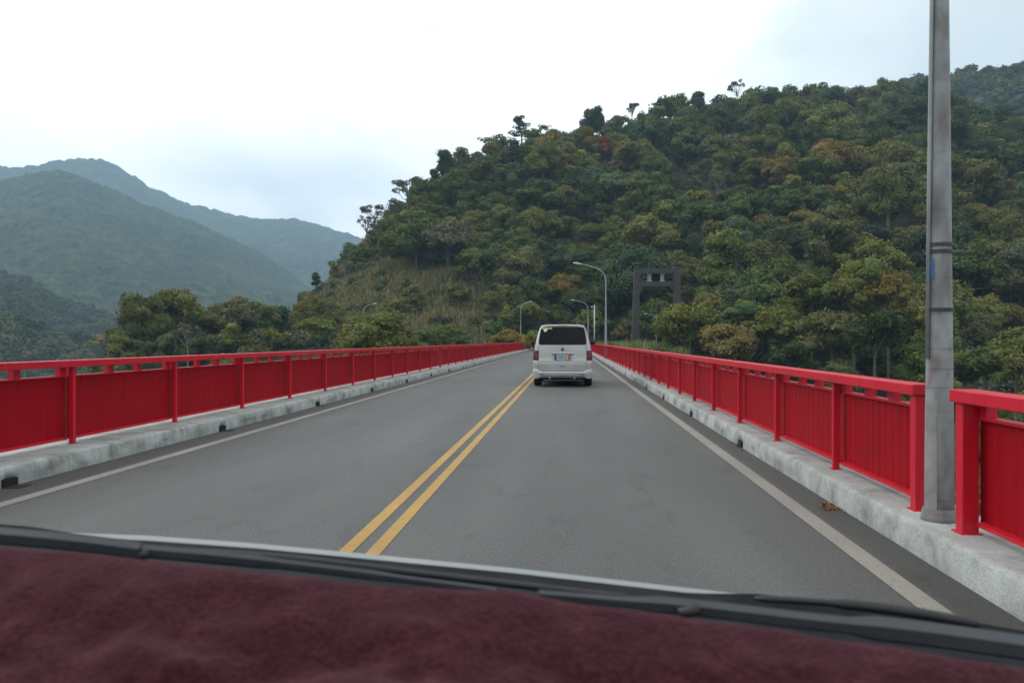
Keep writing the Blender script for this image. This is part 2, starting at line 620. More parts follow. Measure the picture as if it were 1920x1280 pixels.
def forest_ground(name, c1, c2, c3, scale, cells=None, bumpd=1.0):
    m = bpy.data.materials.new(name)
    m.use_nodes = True
    t = m.node_tree
    b = t.nodes['Principled BSDF']
    g = N(t, 'ShaderNodeNewGeometry')
    n = N(t, 'ShaderNodeTexNoise')
    n.inputs['Scale'].default_value = scale
    n.inputs['Detail'].default_value = 9
    n.inputs['Roughness'].default_value = 0.7
    t.links.new(g.outputs['Position'], n.inputs['Vector'])
    r = ramp(t, [(0.3, c1), (0.5, c2), (0.68, c3)])
    t.links.new(n.outputs[0], r.inputs[0])
    c = r.outputs[0]
    if cells:
        v = N(t, 'ShaderNodeTexVoronoi')
        v.inputs['Scale'].default_value = cells
        t.links.new(g.outputs['Position'], v.inputs['Vector'])
        hs = N(t, 'ShaderNodeSeparateColor')
        t.links.new(v.outputs['Color'], hs.inputs[0])
        rv = ramp(t, [(0.0, (.55, .6, .6)), (0.5, (1, 1, 1)), (0.8, (1.5, 1.35, .95)), (1, (1.9, 1.7, 1.2))])
        t.links.new(hs.outputs[0], rv.inputs[0])
        c = mixc(t, 0.85, c, rv.outputs[0], 'MULTIPLY')
    t.links.new(c, b.inputs['Base Color'])
    b.inputs['Roughness'].default_value = 0.9
    b.inputs['Specular IOR Level'].default_value = 0.1
    bp = N(t, 'ShaderNodeBump')
    bp.inputs['Strength'].default_value = 0.8
    bp.inputs['Distance'].default_value = bumpd
    n2 = N(t, 'ShaderNodeTexNoise')
    n2.inputs['Scale'].default_value = (cells or scale * 8) * 3
    n2.inputs['Detail'].default_value = 6
    t.links.new(g.outputs['Position'], n2.inputs['Vector'])
    t.links.new(n2.outputs[0], bp.inputs['Height'])
    t.links.new(bp.outputs[0], b.inputs['Normal'])
    return m


M['hill'] = forest_ground('hill_soil', (.022, .024, .014), (.04, .04, .02), (.075, .06, .035), .12, None, .4)
M['mount'] = forest_ground('mountain_forest', (.020, .034, .018), (.034, .050, .026), (.062, .068, .034), .006, .10, 2.5)
M['mount_near'] = forest_ground('ridge_forest', (.020, .036, .016), (.038, .054, .024), (.08, .08, .035), .012, .11, 1.5)

rs_h = np.concatenate([np.linspace(60, 130, 26), np.linspace(133, 330, 76), np.linspace(334, 560, 60)])
hill = polar_mesh('hill', -60, 2900, 330, rs_h, lambda X, Y, RR, U: hill_z(X, Y), M['hill'])
tag(hill, kind='structure')


def mountain(name, tab, r_s, r_f, zf, u0, u1, nu, nrad, gul, cell, camp, mt, seed=0):
    rs_ = np.concatenate([np.linspace(r_f, r_s, nrad), r_s + np.linspace(12, .35 * r_s, 14)])

    def zf_(X, Y, RR, U):
        cr = np.cos(np.arctan((U - 960) / F))
        zs = EYE + (638 - itp(U, tab)) / F * r_s * cr - camp
        t = np.clip((RR - r_f) / (r_s - r_f), 0, 1)
        z = zf + (zs - zf) * t ** 1.1
        env = np.sin(np.pi * t) ** .8
        z = z + env * (ridged(X / gul + seed, Y / gul + seed * 2.3, 4) - .6) * gul * .34 * np.clip((zs - zf) / (gul * 1.2), 0, 1)
        z = z + (fbm(X / (gul * .12) + seed, Y / (gul * .12), 3) - .5) * gul * .035
        z = np.where(RR > r_s, z - .5 * (RR - r_s), z)
        d, idv = worley(X / cell, Y / cell)
        z = z + camp * (1 - np.clip(d, 0, 1) ** 2) * (.55 + .9 * idv)
        return z
    o = polar_mesh(name, u0, u1, nu, rs_, zf_, mt, True)
    tag(o, kind='structure')
    return o


mA = [(-700, 380), (-300, 350), (-100, 322), (0, 313), (40, 314), (75, 308), (110, 300), (150, 298), (190, 300), (215, 312), (250, 330), (280, 348), (330, 374), (400, 394), (450, 404), (500, 412), (560, 412), (600, 424), (660, 442), (760, 475), (900, 520), (1100, 560)]
mB = [(-700, 420), (-300, 380), (-100, 352), (0, 338), (60, 322), (110, 318), (150, 330), (210, 352), (270, 378), (330, 402), (400, 432), (450, 455), (500, 482), (540, 508), (580, 538), (620, 560), (700, 610), (800, 640)]
mC = [(-700, 420), (-200, 500), (0, 520), (40, 528), (75, 545), (100, 562), (150, 578), (190, 590), (240, 618), (320, 660), (420, 700)]
mD = [(-700, 520), (-200, 570), (0, 602), (30, 612), (60, 630), (100, 642), (150, 648), (200, 664), (260, 690), (350, 720)]
mE = [(1500, 240), (1650, 178), (1700, 160), (1750, 152), (1790, 150), (1820, 146), (1860, 138), (1900, 132), (1960, 126), (2100, 110), (2500, 100)]
mountain('mountain', mA, 3300, 1900, 60, -500, 1000, 480, 200, 560, 17, 10, M['mount'], 4.2)
mountain('mountain', mB, 2000, 900, -30, -500, 760, 560, 330, 330, 10, 6, M['mount'], 1.7)
mountain('ridge', mC, 950, 560, -40, -500, 400, 330, 120, 160, 11, 7, M['mount_near'], 2.9)
mountain('ridge', mE, 760, 480, 60, 1450, 2500, 380, 100, 150, 11, 7, M['mount_near'], 7.1)

mountain('ridge', mD, 560, 430, -38, -500, 420, 260, 60, 90, 9, 5, M['mount_near'], 3.3)

g_ = MB()
gr = [[(r_ * math.sin(a), r_ * math.cos(a), -38.0) for a in [2 * math.pi * k / 48 for k in range(48)]] for r_ in (1, 200, 800, 2500, 4650)]
g_.grid(gr, close=True)
g_.f.append(tuple(range(48)))
ground = g_.build('ground', M['mount_near'])
tag(ground, kind='structure')

# ------------------------------------------------------------------ the bridge deck, road, kerbs
Y0, Y1 = -12.0, 139.0
d_ = MB()
d_.box(-6.62, 3.12, Y0, Y1, -1.3, -0.06)
deck = d_.build('bridge_deck', M['deck'])
tag(deck, kind='structure')
# road sheet on the bridge then widening into the junction beyond it
rd = MB()
rd.add([(-5.9, Y0, 0), (2.6, Y0, 0), (2.6, Y1, 0), (-5.9, Y1, 0)], [(0, 1, 2, 3)])
rd.add([(-5.9, Y1, 0), (2.6, Y1, 0), (9, 146, 0), (14, 158, 0), (-60, 158, 0), (-60, 149, 0), (-14, 147, 0)], [(0, 1, 2, 3, 4, 5, 6)])
road = rd.build('road', M['asphalt'])
tag(road, kind='structure')

ln = MB()
for xc, w in ((-5.165, .15), (2.03, .155)):
    ln.add([(xc - w / 2, Y0, .004), (xc + w / 2, Y0, .004), (xc + w / 2, 140, .004), (xc - w / 2, 140, .004)], [(0, 1, 2, 3)])
tag(ln.build('road_marking', M['white_line']), kind='structure')
ln = MB()
for xc, w in ((-1.578, .105), (-1.372, .105)):
    ln.add([(xc - w / 2, Y0, .004), (xc + w / 2, Y0, .004), (xc + w / 2, 138, .004), (xc - w / 2, 138, .004)], [(0, 1, 2, 3)])
tag(ln.build('road_marking', M['yellow_line']), kind='structure')


def kerb(xf, xb, notches):
    sgn = 1 if xb > xf else -1
    ys = np.arange(Y0, 60, .08)
    ys = np.concatenate([ys, np.arange(60, 139.01, .35)])
    X, Z = [], []
    n = len(ys)
    nse = lambda s, sc, a: (fbm(ys * sc + s, ys * 0 + s * 3.3, 5) - .5) * a * .62
    inn = np.zeros(n)
    for y in notches:
        inn = np.maximum(inn, (np.abs(ys - y) < .10) * 1.0)
    jog = nse(1.1, .45, .05)
    prof = [
        (xf + sgn * (inn * .16) + jog * .5, 0 * ys - .02),
        (xf + sgn * (inn * .16 + .004) + jog * .5 + nse(4, 3, .03), 0 * ys + .085),
        (xf + sgn * .006 + jog * .5 + nse(6, 3, .03), 0 * ys + .092),
        (xf + sgn * .012 + jog * .5 + nse(9, 4, .026), 0 * ys + .18 + nse(2, 2, .012)),
        (xf + sgn * .035 + jog * .5 + nse(12, 5, .03), 0 * ys + .205 + nse(3, 3, .016)),
        (xf + sgn * .075 + jog * .4, 0 * ys + .211 + nse(5, 2, .012)),
        (xf + sgn * .5 * abs(xb - xf) + jog * 0, 0 * ys + .212 + nse(15, 1, .014)),
        (0 * ys + xb - sgn * .02, 0 * ys + .208 + nse(17, 1, .01)),
        (0 * ys + xb, 0 * ys + .19),
        (0 * ys + xb, 0 * ys - .055),
    ]
    V = np.stack([np.stack([p[0], ys, p[1]], -1) for p in prof], 0)
    m = len(prof)
    V = V.reshape(-1, 3)
    i = np.arange(m - 1)[:, None] * n + np.arange(n - 1)[None, :]
    Fq = np.stack([i, i + 1, i + n + 1, i + n], -1).reshape(-1, 4)
    o = objm('kerb', npmesh('kerb', V, Fq, M['kerb']))
    tag(o, kind='structure')


kerb(-5.73, -6.58, [7.8 + 5.05 * k for k in range(-3, 27)])
kerb(2.42, 3.05, [2.35 + 4.55 * k for k in range(2, 31)])


M['iron'] = mat('drain_iron', (.012, .011, .010), .8, noise=(20, (.03, .024, .018), .45, .7))


def drain(x, y, s, label, grp):
    o = empty('drain', (x, y, .004))
    tag(o, label, 'drain', grp)
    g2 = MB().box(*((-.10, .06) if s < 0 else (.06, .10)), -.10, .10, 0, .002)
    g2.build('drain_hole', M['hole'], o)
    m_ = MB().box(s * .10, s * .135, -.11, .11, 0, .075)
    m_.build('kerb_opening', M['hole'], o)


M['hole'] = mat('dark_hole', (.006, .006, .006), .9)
NTH = ['first', 'second', 'third', 'fourth', 'fifth', 'sixth', 'seventh', 'eighth', 'ninth', 'tenth']
for k in range(9):
    drain(-5.62, 7.8 + 5.05 * k, -1, '%s dark drain opening along the left kerb, counted from the camera' % NTH[k], 'drain openings along the left kerb')
for k in range(9):
    drain(2.31, 11.45 + 4.55 * k, 1, '%s dark drain opening along the right kerb, counted from the camera' % NTH[k], 'drain openings along the right kerb')

# ------------------------------------------------------------------ railings
def railing(x, side, posts, label, ends=(False, False)):
    """side +1: panel lies towards +x of the posts (right railing); posts = list of y"""
    y0, y1 = posts[0], posts[-1]
    ztop = 1.17 if side > 0 else 1.255
    zp = 0.975 if side > 0 else 1.045     # panel top
    zb = 0.275
    root = empty('bridge_railing', (x, y0, .21))
    tag(root, label, 'railing', 'red railing sections on the %s side of the bridge' % ('right' if side > 0 else 'left'))
    L_ = y1 - y0
    h = MB()
    h.box(-.085, .085, -.075, L_ + .075, ztop - .21 - .085, ztop - .21)
    h.build('handrail', M['rail'], root, bevel=.008)
    for y in posts:
        p = MB()
        hw, hd_ = (.054, .05) if y in (5.55, 6.27, 58.2, 59.1) else (.031, .028)
        p.box(-hw, hw, -hd_, hd_, -.02, ztop - .21 - .085)
        p.box(-hw - .02, hw + .02, -hd_ - .02, hd_ + .02, -.004, .010)
        o = p.build('post', M['rail'], root, bevel=.006)
        o.location = (0, y - y0, 0)
    proto = None
    for a, b in zip(posts[:-1], posts[1:]):
        n = 13
        step = (b - a - .008) / n
        rows = []
        pts = []
        y = a + .004 - y0
        xo = side * .085
        for k in range(n):
            for dy, dx in ((0, 0), (.6, 0), (.7, .006), (.9, .006)):
                pts.append((xo + side * dx, y + dy * step))
            y += step
        pts.append((xo, y))
        rows = [[(px, py, zb - .21) for px, py in pts], [(px, py, zp - .21) for px, py in pts]]
        m = MB().grid(rows)
        m.build('panel', M['panel'], root)
        e = MB()
        e.box(min(side * .048, side * .135), max(side * .048, side * .135), a - y0 + .05, b - y0 - .05, zp - .212, zp - .192)
        e.box(min(side * .03, side * .135), max(side * .03, side * .135), a - y0 + .05, b - y0 - .05, zb - .218, zb - .19)
        e.build('panel_frame', M['rail'], root)
        for f in (.04, .36, .64, .96):
            yc = a - y0 + (b - a) * f
            bl = MB().box(-.035, .035, -.055, .055, 0, ztop - .296 - (zp - .192)) if proto is None else None
            if proto is None: proto = bl.build('spacer_block', M['rail'], root)
            else:
                c_ = proto.copy()
                C.objects.link(c_)
                proto = c_
            proto.parent = root
            proto.location = (side * .085 , yc, zp - .192)
    return root


def seq(a, n, st): return [a + st * k for k in range(n + 1)]


RX, LX = 2.67, -6.19
R_secs = [([5.55 - 2.245 * k for k in range(3, -1, -1)], 'red bridge railing section on the right, nearest the camera, before the thick lamp post'),
          ([6.27] + seq(8.19, 11, 2.24), 'red bridge railing section on the right, starting just beyond the thick lamp post'),
          (seq(33.05, 11, 2.24) + [58.2], 'second red railing section on the right beyond the thick lamp post'),
          ([59.1] + seq(61.0, 11, 2.24), 'red railing section just beyond the lamp post right of the van'),
          (seq(85.9, 11, 2.24) + [111.3], 'red railing section on the right far behind the van, before the far lamp'),
          ([112.2] + seq(114.1, 11, 2.24), 'last red railing section on the right at the end of the bridge')]
for ps, lb in R_secs:
    railing(RX, 1, ps, lb)
L_secs = [(seq(-3.6, 4, 2.6), 'red railing section on the left at the very edge of the photo, nearest the camera'),
          (seq(6.95, 12, 2.595), 'long red railing section on the left, first full one from the camera'),
          (seq(38.3, 12, 2.595), 'second full red railing section on the left from the camera'),
          (seq(69.65, 12, 2.595), 'third full red railing section on the left from the camera'),
          (seq(101.0, 12, 2.595), 'fourth full red railing section on the left, narrow with distance'),
          (seq(132.3, 3, 2.3), 'short last red railing section on the left, beside the white road sign')]
for ps, lb in L_secs:
    railing(LX, -1, ps, lb)


# ------------------------------------------------------------------ street lamps
def smooth_path(pts, n=6):
    out = []
    P_ = [Vector(p) for p in pts]
    for i in range(len(P_) - 1):
        p0 = P_[max(i - 1, 0)]; p1 = P_[i]; p2 = P_[i + 1]; p3 = P_[min(i + 2, len(P_) - 1)]
        for k in range(n):
            t = k / n
            out.append(.5 * ((2 * p1) + (-p0 + p2) * t + (2 * p0 - 5 * p1 + 4 * p2 - p3) * t * t + (-p0 + 3 * p1 - 3 * p2 + p3) * t ** 3))
    out.append(P_[-1])
    return out


def lamp(x, y, z, label, side=-1, kind='plain', rz=0):
    root = empty('street_lamp', (x, y, z), rz)
    tag(root, label, 'street lamp', 'street lamps along the bridge and the road')
    s = side
    path = smooth_path([(0, 0, 0), (0, 0, 1.5), (0, 0, 3.2), (0, 0, 4.8), (0, 0, 5.5), (s * .08, 0, 6.0), (s * .38, 0, 6.42), (s * .98, 0, 6.68), (s * 1.88, 0, 6.91)], 5)
    rads = []
    for p in path:
        rads.append(max(.038, .10 - .0105 * p.z if p.z < 5.6 else .045 - .004 * abs(p.x)))
    if kind == 'near':
        p = MB().tube(path, rads, 24).build('pole', M['nearpole'], root, smooth=True)
        b = MB()
        b.tube([(0, 0, -.01), (0, 0, .03), (0, 0, .10)], [.125, .125, .105], 24)
        b.build('base_collar', M['nearpole'], root, smooth=False)
        dr = MB()
        n = 8
        rows = []
        for zz in (.02, .86):
            rr_ = .1045 - .0105 * zz
            rows.append([(rr_ * math.cos(t), rr_ * math.sin(t), zz) for t in [math.pi * (1.02 + .30 * k / n) for k in range(n + 1)]])
        dr.grid(rows)
        dr.build('cover_plate', M['coverplate'], root, smooth=True)
        cd = MB()
        cd.tube([(-.098, -.03, 1.17), (-.085, -.03, 2.5), (-.07, -.03, 3.6), (-.062, -.03, 5.0)], .014, 10)
        cd.build('cable_pipe', M['galv'], root, smooth=True)
        for zz, rr_ in ((1.985, .083), (1.935, .083), (1.52, .088)):
            st = MB()
            st.tube([(0, 0, zz - .012), (0, 0, zz + .012)], [rr_ + .006] * 2, 24)
            st.build('strap', M['strap'], root)
        bs = MB()
        rows = []
        for zz in (1.74, 1.88):
            rows.append([(.0885 * math.cos(t), .0885 * math.sin(t), zz) for t in [math.pi * (1.0 + .22 * k / 6) for k in range(7)]])
        bs.grid(rows)
        bs.build('sticker', M['blue'], root, smooth=True)
    else:
        MB().tube(path, rads, 12).build('pole', M['galv'], root, smooth=True)
        MB().box(-.14, .14, -.14, .14, -.01, .02).build('base_plate', M['galv'], root)
    hd = MB()
    rows = []
    for t, w, hgt in ((0, .05, .05), (.12, .08, .07), (.3, .12, .075), (.48, .12, .06), (.56, .07, .03)):
        cx = s * (1.84 + t); cz = 6.90 + .16 * t
        rows.append([(cx, w * math.cos(a), cz + hgt * math.sin(a)) for a in [2 * math.pi * k / 12 for k in range(12)]])
    hd.grid(rows, close=True)
    hd.f.append(tuple(range(12)))
    hd.f.append(tuple(48 + k for k in range(12)))
    h_ = hd.build('lamp_head', M['lamp_head'], root, smooth=True)
    ls = MB()
    ls.grid([[(s * (2.12 + .13 * math.cos(a) * q), .085 * math.sin(a) * q, 6.875 + .045 * q - .02) for a in [2 * math.pi * k / 12 for k in range(12)]] for q in (1, .6, .1)], close=True)
    ls.build('lens', M['lens'], h_, smooth=True)
    return root


def nearpole_mat():
    m = bpy.data.materials.new('weathered_pole')
    m.use_nodes = True
    t = m.node_tree
    b = t.nodes['Principled BSDF']
    g = N(t, 'ShaderNodeNewGeometry')
    mp_ = N(t, 'ShaderNodeMapping')
    mp_.inputs['Scale'].default_value = (3, 3, 1.3)
    t.links.new(g.outputs['Position'], mp_.inputs[0])
    n = N(t, 'ShaderNodeTexNoise')
    n.inputs['Scale'].default_value = 1.3
    n.inputs['Detail'].default_value = 7
    n.inputs['Roughness'].default_value = .55
    t.links.new(mp_.outputs[0], n.inputs['Vector'])
    r = ramp(t, [(.3, (.10, .085, .075)), (.42, (.17, .165, .16)), (.55, (.26, .275, .275)), (.75, (.33, .35, .355))])
    t.links.new(n.outputs[0], r.inputs[0])
    # rust and reddish scrapes near the height of the handrail
    n2 = N(t, 'ShaderNodeTexNoise')
    n2.inputs['Scale'].default_value = 5
    n2.inputs['Detail'].default_value = 5
    t.links.new(mp_.outputs[0], n2.inputs['Vector'])
    sp = N(t, 'ShaderNodeSeparateXYZ')
    t.links.new(g.outputs['Position'], sp.inputs[0])
    rz = ramp(t, [(0, (.35, .35, .35)), (.28, (.8, .8, .8)), (.42, (1, 1, 1)), (.60, (.3, .3, .3)), (1, (.05, .05, .05))])
    mr = N(t, 'ShaderNodeMapRange')
    mr.inputs['From Max'].default_value = 3.6
    t.links.new(sp.outputs[2], mr.inputs[0])
    t.links.new(mr.outputs[0], rz.inputs[0])
    rn = ramp(t, [(.52, (0, 0, 0)), (.72, (.55, .55, .55))])
    t.links.new(n2.outputs[0], rn.inputs[0])
    mm = N(t, 'ShaderNodeMath', operation='MULTIPLY')
    t.links.new(rz.outputs[0], mm.inputs[0])
    t.links.new(rn.outputs[0], mm.inputs[1])
    c = mixc(t, mm.outputs[0], r.outputs[0], (.17, .075, .065))
    # thin dark rings
    wv = N(t, 'ShaderNodeTexNoise')
    wv.inputs['Scale'].default_value = 1
    wv.inputs['Detail'].default_value = 4
    mp2_ = N(t, 'ShaderNodeMapping')
    mp2_.inputs['Scale'].default_value = (1.5, 1.5, 22)
    t.links.new(g.outputs['Position'], mp2_.inputs[0])
    t.links.new(mp2_.outputs[0], wv.inputs['Vector'])
    rw = ramp(t, [(.3, (.55, .55, .55)), (.42, (1, 1, 1))])
    t.links.new(wv.outputs[0], rw.inputs[0])
    c = mixc(t, .8, c, rw.outputs[0], 'MULTIPLY')
    t.links.new(c, b.inputs['Base Color'])
    b.inputs['Roughness'].default_value = .55
    b.inputs['Metallic'].default_value = .15
    return m


M['nearpole'] = nearpole_mat()
M['coverplate'] = mat('grey_cover', (.27, .27, .25), .6, noise=(6, (.19, .19, .175), .4, .65))
M['strap'] = mat('black_strap', (.03, .03, .03), .5)
M['blue'] = mat('blue_sticker', (.03, .12, .36), .5)
lamp(2.66, 5.93, .2, 'thick weathered grey lamp post standing between red railings close to the camera', -1, 'near')
lamp(2.72, 58.65, .2, 'tall slender grey street lamp just right of the white van', -1)
lamp(2.72, 111.8, .2, 'smaller curved grey street lamp right behind the roof edge of the white van', -1)
lamp(-6.85, 114.2, .2, 'street lamp whose curved arm shows above the golden tree left of the van', 1, rz=R(52))
lamp(*P(681, 638, 114)[:2], -.1, 'street lamp whose curved arm shows above the big olive tree on the left', 1, rz=R(52))
lamp(*P(1231, 638, 148)[:2], -.5, 'street lamp arm in front of the foliage just right of the concrete portal leg', -1)

# utility pole with a small floodlight
up = empty('utility_pole', (*P(1114.5, 638, 150)[:2], -.1))
tag(up, 'thin pale concrete utility pole between the two street lamps right of the van', 'utility pole')
MB().tube([(0, 0, 0), (0, 0, 4), (0, 0, 8.3)], [.15, .125, .1], 12).build('pole', M['lamp_head'], up, smooth=True)
MB().tube([(-.05, 0, 7.9), (-.35, -.1, 7.95)], .03, 6).build('bracket', M['galv'], up)
MB().box(-.62, -.33, -.2, .1, 7.75, 8.05).build('floodlight', M['lamp_head'], up, bevel=.03)

# road sign at the far end
M['sign_white'] = mat('sign_white', (.62, .64, .60), .4)
M['ink'] = mat('sign_ink', (.05, .06, .05), .5)
sg = empty('road_sign', (*P(995, 638, 143)[:2], .0))
tag(sg, 'small white square road sign on two posts left of the van', 'road sign')
MB().box(-.44, .44, -.02, .02, 1.7, 2.48).build('sign_board', M['sign_white'], sg)
for x_ in (-.24, .2):
    MB().tube([(x_, .03, 0), (x_, .03, 1.75)], .05, 8).build('post', M['lamp_head'], sg)
gl = MB()
for (x0, x1, z0, z1) in ((-.30, -.22, 1.95, 2.3), (-.22, -.1, 2.22, 2.3), (-.22, -.1, 1.95, 2.03), (-.16, -.1, 2.03, 2.15), (-.03, .04, 1.95, 2.22), (.13, .19, 1.95, 2.3), (.19, .32, 2.24, 2.3), (.19, .32, 2.1, 2.16), (.27, .33, 1.95, 2.12)):
    gl.box(x0, x1, -.026, -.021, z0, z1)
gl.build('lettering', M['ink'], sg)

# ------------------------------------------------------------------ the van
M['van'] = mat('van_paint', (.37, .372, .36), .32, 0, noise=(1.6, (.31, .31, .295), .4, .7), coat=.5)
M['van_low'] = mat('van_bumper', (.45, .452, .44), .4, 0, coat=.4)
M['vglass'] = mat('tinted_glass', (.004, .004, .006), .08, 0, spec=.12)
M['vred'] = mat('tail_lamp_red', (.10, .006, .014), .18, 0, spec=.5)
M['vred2'] = mat('tail_lamp_inner', (.22, .02, .03), .25)
M['chrome'] = mat('chrome', (.55, .56, .57), .18, .9)
M['plate_w'] = mat('plate_white', (.36, .39, .42), .4)
M['plate_b'] = mat('plate_blue', (.02, .05, .18), .4)
M['plate_o'] = mat('plate_orange', (.45, .09, .02), .4)
M['gasket'] = mat('black_gasket', (.012, .012, .012), .6)
M['gtext'] = mat('green_sticker', (.30, .45, .12), .5)
M['wsticker'] = mat('white_sticker', (.55, .58, .56), .5)
M['brown_spoiler'] = mat('spoiler_underside', (.20, .165, .155), .4)

van = empty('van', (-.19, 25.65, .0))
tag(van, 'white minivan with tinted rear window driving ahead in the right lane', 'van')
ZL = [.30, .36, .5, .7, .85, .862, 1.0, 1.17, 1.37, 1.6, 1.8, 1.88, 1.93, 1.965, 1.992, 2.008, 2.016]
WL = [.925, .945, .95, .952, .952, .944, .94, .925, .885, .832, .778, .75, .725, .69, .63, .52, .36]
YR = [.06, .03, .02, .01, 0, .01, .012, .02, .05, .11, .165, .19, .205, .235, .28, .36, .5]
YF = [4.8, 4.86, 4.89, 4.87, 4.82, 4.81, 4.76, 4.62, 4.12, 3.82, 3.55, 3.44, 3.35, 3.24, 3.1, 2.9, 2.6]
RC = [.10, .12, .13, .13, .13, .13, .13, .13, .13, .14, .14, .14, .14, .14, .14, .12, .1]


def vi(z, T): return float(np.interp(z, ZL, T))


def vsurf(p, z, off=0.0):
    s = 1 if p >= 0 else -1
    p = abs(p)
    w, rc, yr = vi(z, WL), vi(z, RC), vi(z, YR)
    fl = w - rc
    arc = rc * math.pi / 2
    if p < fl:
        x, y, n = p, yr, (0, -1)
    elif p < fl + arc:
        a = (p - fl) / rc
        x, y, n = fl + rc * math.sin(a), yr + rc * (1 - math.cos(a)), (math.sin(a), -math.cos(a))
    else:
        x, y, n = w, yr + rc + (p - fl - arc), (1, 0)
    y -= .035 * (1 - min(1, (x / w)) ** 2)
    return (s * (x + off * n[0]), y + off * n[1], z)


rows = []
for z in ZL:
    w, yr, yf, rc = vi(z, WL), vi(z, YR), vi(z, YF), vi(z, RC)
    ring = []
    fl = w - rc
    arc = rc * math.pi / 2
    half = [vsurf(fl * k / 8, z)[:2] for k in range(8)] + [vsurf(fl + arc * k / 8, z)[:2] for k in range(8)]
    rf = .45 if z < 1.9 else .3
    ysd = np.linspace(yr + rc, yf - rf, 60)
    half += [(w, y) for y in ysd]
    half += [(w - rf * .8 * (1 - math.cos(a)), yf - rf + rf * math.sin(a)) for a in [math.pi / 2 * k / 8 for k in range(1, 9)]]
    half += [((w - rf * .8) * (1 - k / 4), yf + .05 * (1 - (1 - k / 4) ** 2)) for k in range(1, 5)]
    full = half + [(-x, y) for x, y in half[-2:0:-1]]
    rows.append([(x, y, z) for x, y in full])
b = MB().grid(rows, close=True)
nn = len(rows[0])
b.f.append(tuple((len(rows) - 1) * nn + k for k in range(nn)))
b.f.append(tuple(range(nn))[::-1])
# cut the wheel arches
WY = (.98, 3.98)


def inarch(f):
    c = Vector((0, 0, 0))
    for i in f: c += Vector(b.v[i])
    c /= len(f)
    return abs(c.x) > .85 and any((c.y - wy) ** 2 + (c.z - .33) ** 2 < .40 ** 2 for wy in WY)


# finer vertical rows low on the side would need more levels; drop only what falls inside
b.f = [f for f in b.f if len(f) > 4 or not inarch(f)]
body = b.build('body', M['van'], van, smooth=True)
for z0, z1 in ((.27, .31),):
    MB().box(-.72, .72, .25, 4.6, .22, .33).build('underbody', M['dark_metal'], van)
for wy in WY:
    for s in (-1, 1):
        w = empty('wheel', (s * .832, wy, .335))
        w.parent = van
        tb = MB()
        prof = [(-.12, .20), (-.125, .30), (-.10, .328), (-.05, .335), (.05, .335), (.10, .328), (.125, .30), (.12, .20)]
        tb.grid([[(px, r_ * math.cos(a), r_ * math.sin(a)) for a in [2 * math.pi * k / 32 for k in range(32)]] for px, r_ in prof], close=True)
        tb.build('tyre', M['rubber'], w, smooth=True)
        rb = MB()
        rb.tube([(s * .0, 0, 0), (s * .09, 0, 0), (s * .11, 0, 0)], [.205, .205, .06], 20)
        rb.build('rim', M['chrome'], w)
        wl = MB()
        wl.tube([(-.22 * s, 0, 0), (.02 * s, 0, 0)], .38, 24)
        o = MB().grid([[(s * x_, .385 * math.cos(a), .385 * math.sin(a)) for a in [math.pi * k / 16 for k in range(17)]] for x_ in (-.2, .125)]).build('wheel_well', M['dark_metal'], van)
        o.location = (s * .832, wy, .335)


def patch(name, p0f, p1f, z0, z1, off, m, np_=16, nz_=12, parent=van, thick=.012):
    rows = []
    for j in range(nz_ + 1):
        z = z0 + (z1 - z0) * j / nz_
        v = j / nz_
        a, bb = p0f(v), p1f(v)
        rows.append([vsurf(a + (bb - a) * k / np_, z, off) for k in range(np_ + 1)])
    m_ = MB().grid(rows)
    inner = [[vsurf(0, 0, 0)]]
    # skirt so the patch has thickness
    edge = rows[0] + [r[-1] for r in rows[1:]] + rows[-1][-2::-1] + [r[0] for r in rows[-2:0:-1]]
    back = [(x, y + thick, z) if abs(x) < .85 else (x * (1 - thick), y + thick * .3, z) for x, y, z in edge]
    m_.grid([edge, back], close=True)
    return m_.build(name, m, parent, smooth=False)


def rnd(v, k=9): return max(0.0, 1 - abs(2 * v - 1) ** k) ** (1 / k)


lw = lambda v: (.765 - .075 * v) * (0.93 + .07 * rnd(v, 6))
patch('window_gasket', lambda v: -lw(v) - .012, lambda v: lw(v) + .012, 1.355, 1.935, .004, M['gasket'])
rw = patch('rear_window', lambda v: -lw(v), lambda v: lw(v), 1.37, 1.925, .010, M['vglass'])
# stickers in the top left corner of the rear window
tg = patch('sticker', lambda v: -.66, lambda v: -.34, 1.868, 1.905, .014, M['gtext'], parent=van)
tg.name = 'window_sticker'
tg2 = patch('window_sticker', lambda v: -.60 - .02 * v, lambda v: -.53 + .05 * v, 1.78, 1.865, .014, M['wsticker'], parent=van)
# tailgate seams, bottom gap
for s in (-1, 1):
    patch('tailgate_seam', lambda v, s=s: s * (.762 - .06 * max(0, v - .6)), lambda v, s=s: s * (.772 - .06 * max(0, v - .6)), .50, 1.93, .003, M['gasket'], 1, 16)
patch('tailgate_seam', lambda v: -.765, lambda v: .765, .495, .512, .003, M['gasket'], 16, 1)
patch('crease', lambda v: -.76, lambda v: .76, .848, .872, .010, M['van_low'], 16, 2)
patch('plate_recess', lambda v: -.34 - .03 * v, lambda v: .34 + .03 * v, .875, 1.07, .002, M['van'], 4, 4)
patch('plate_recess_shadow', lambda v: -.335, lambda v: .335, 1.045, 1.062, .03, M['gasket'], 4, 1).name = 'plate_shade_strip'  # black strip standing in for the shadow at the top of the plate recess
pl = MB().box(-.255, .255, -.060, -.048, .872, 1.042).build('licence_plate', M['plate_w'], van, bevel=.004)
MB().box(-.256, -.19, -.064, -.060, .873, 1.041).build('blue_strip', M['plate_b'], pl)
MB().box(.175, .256, -.064, -.060, .873, 1.041).build('orange_strip', M['plate_o'], pl)


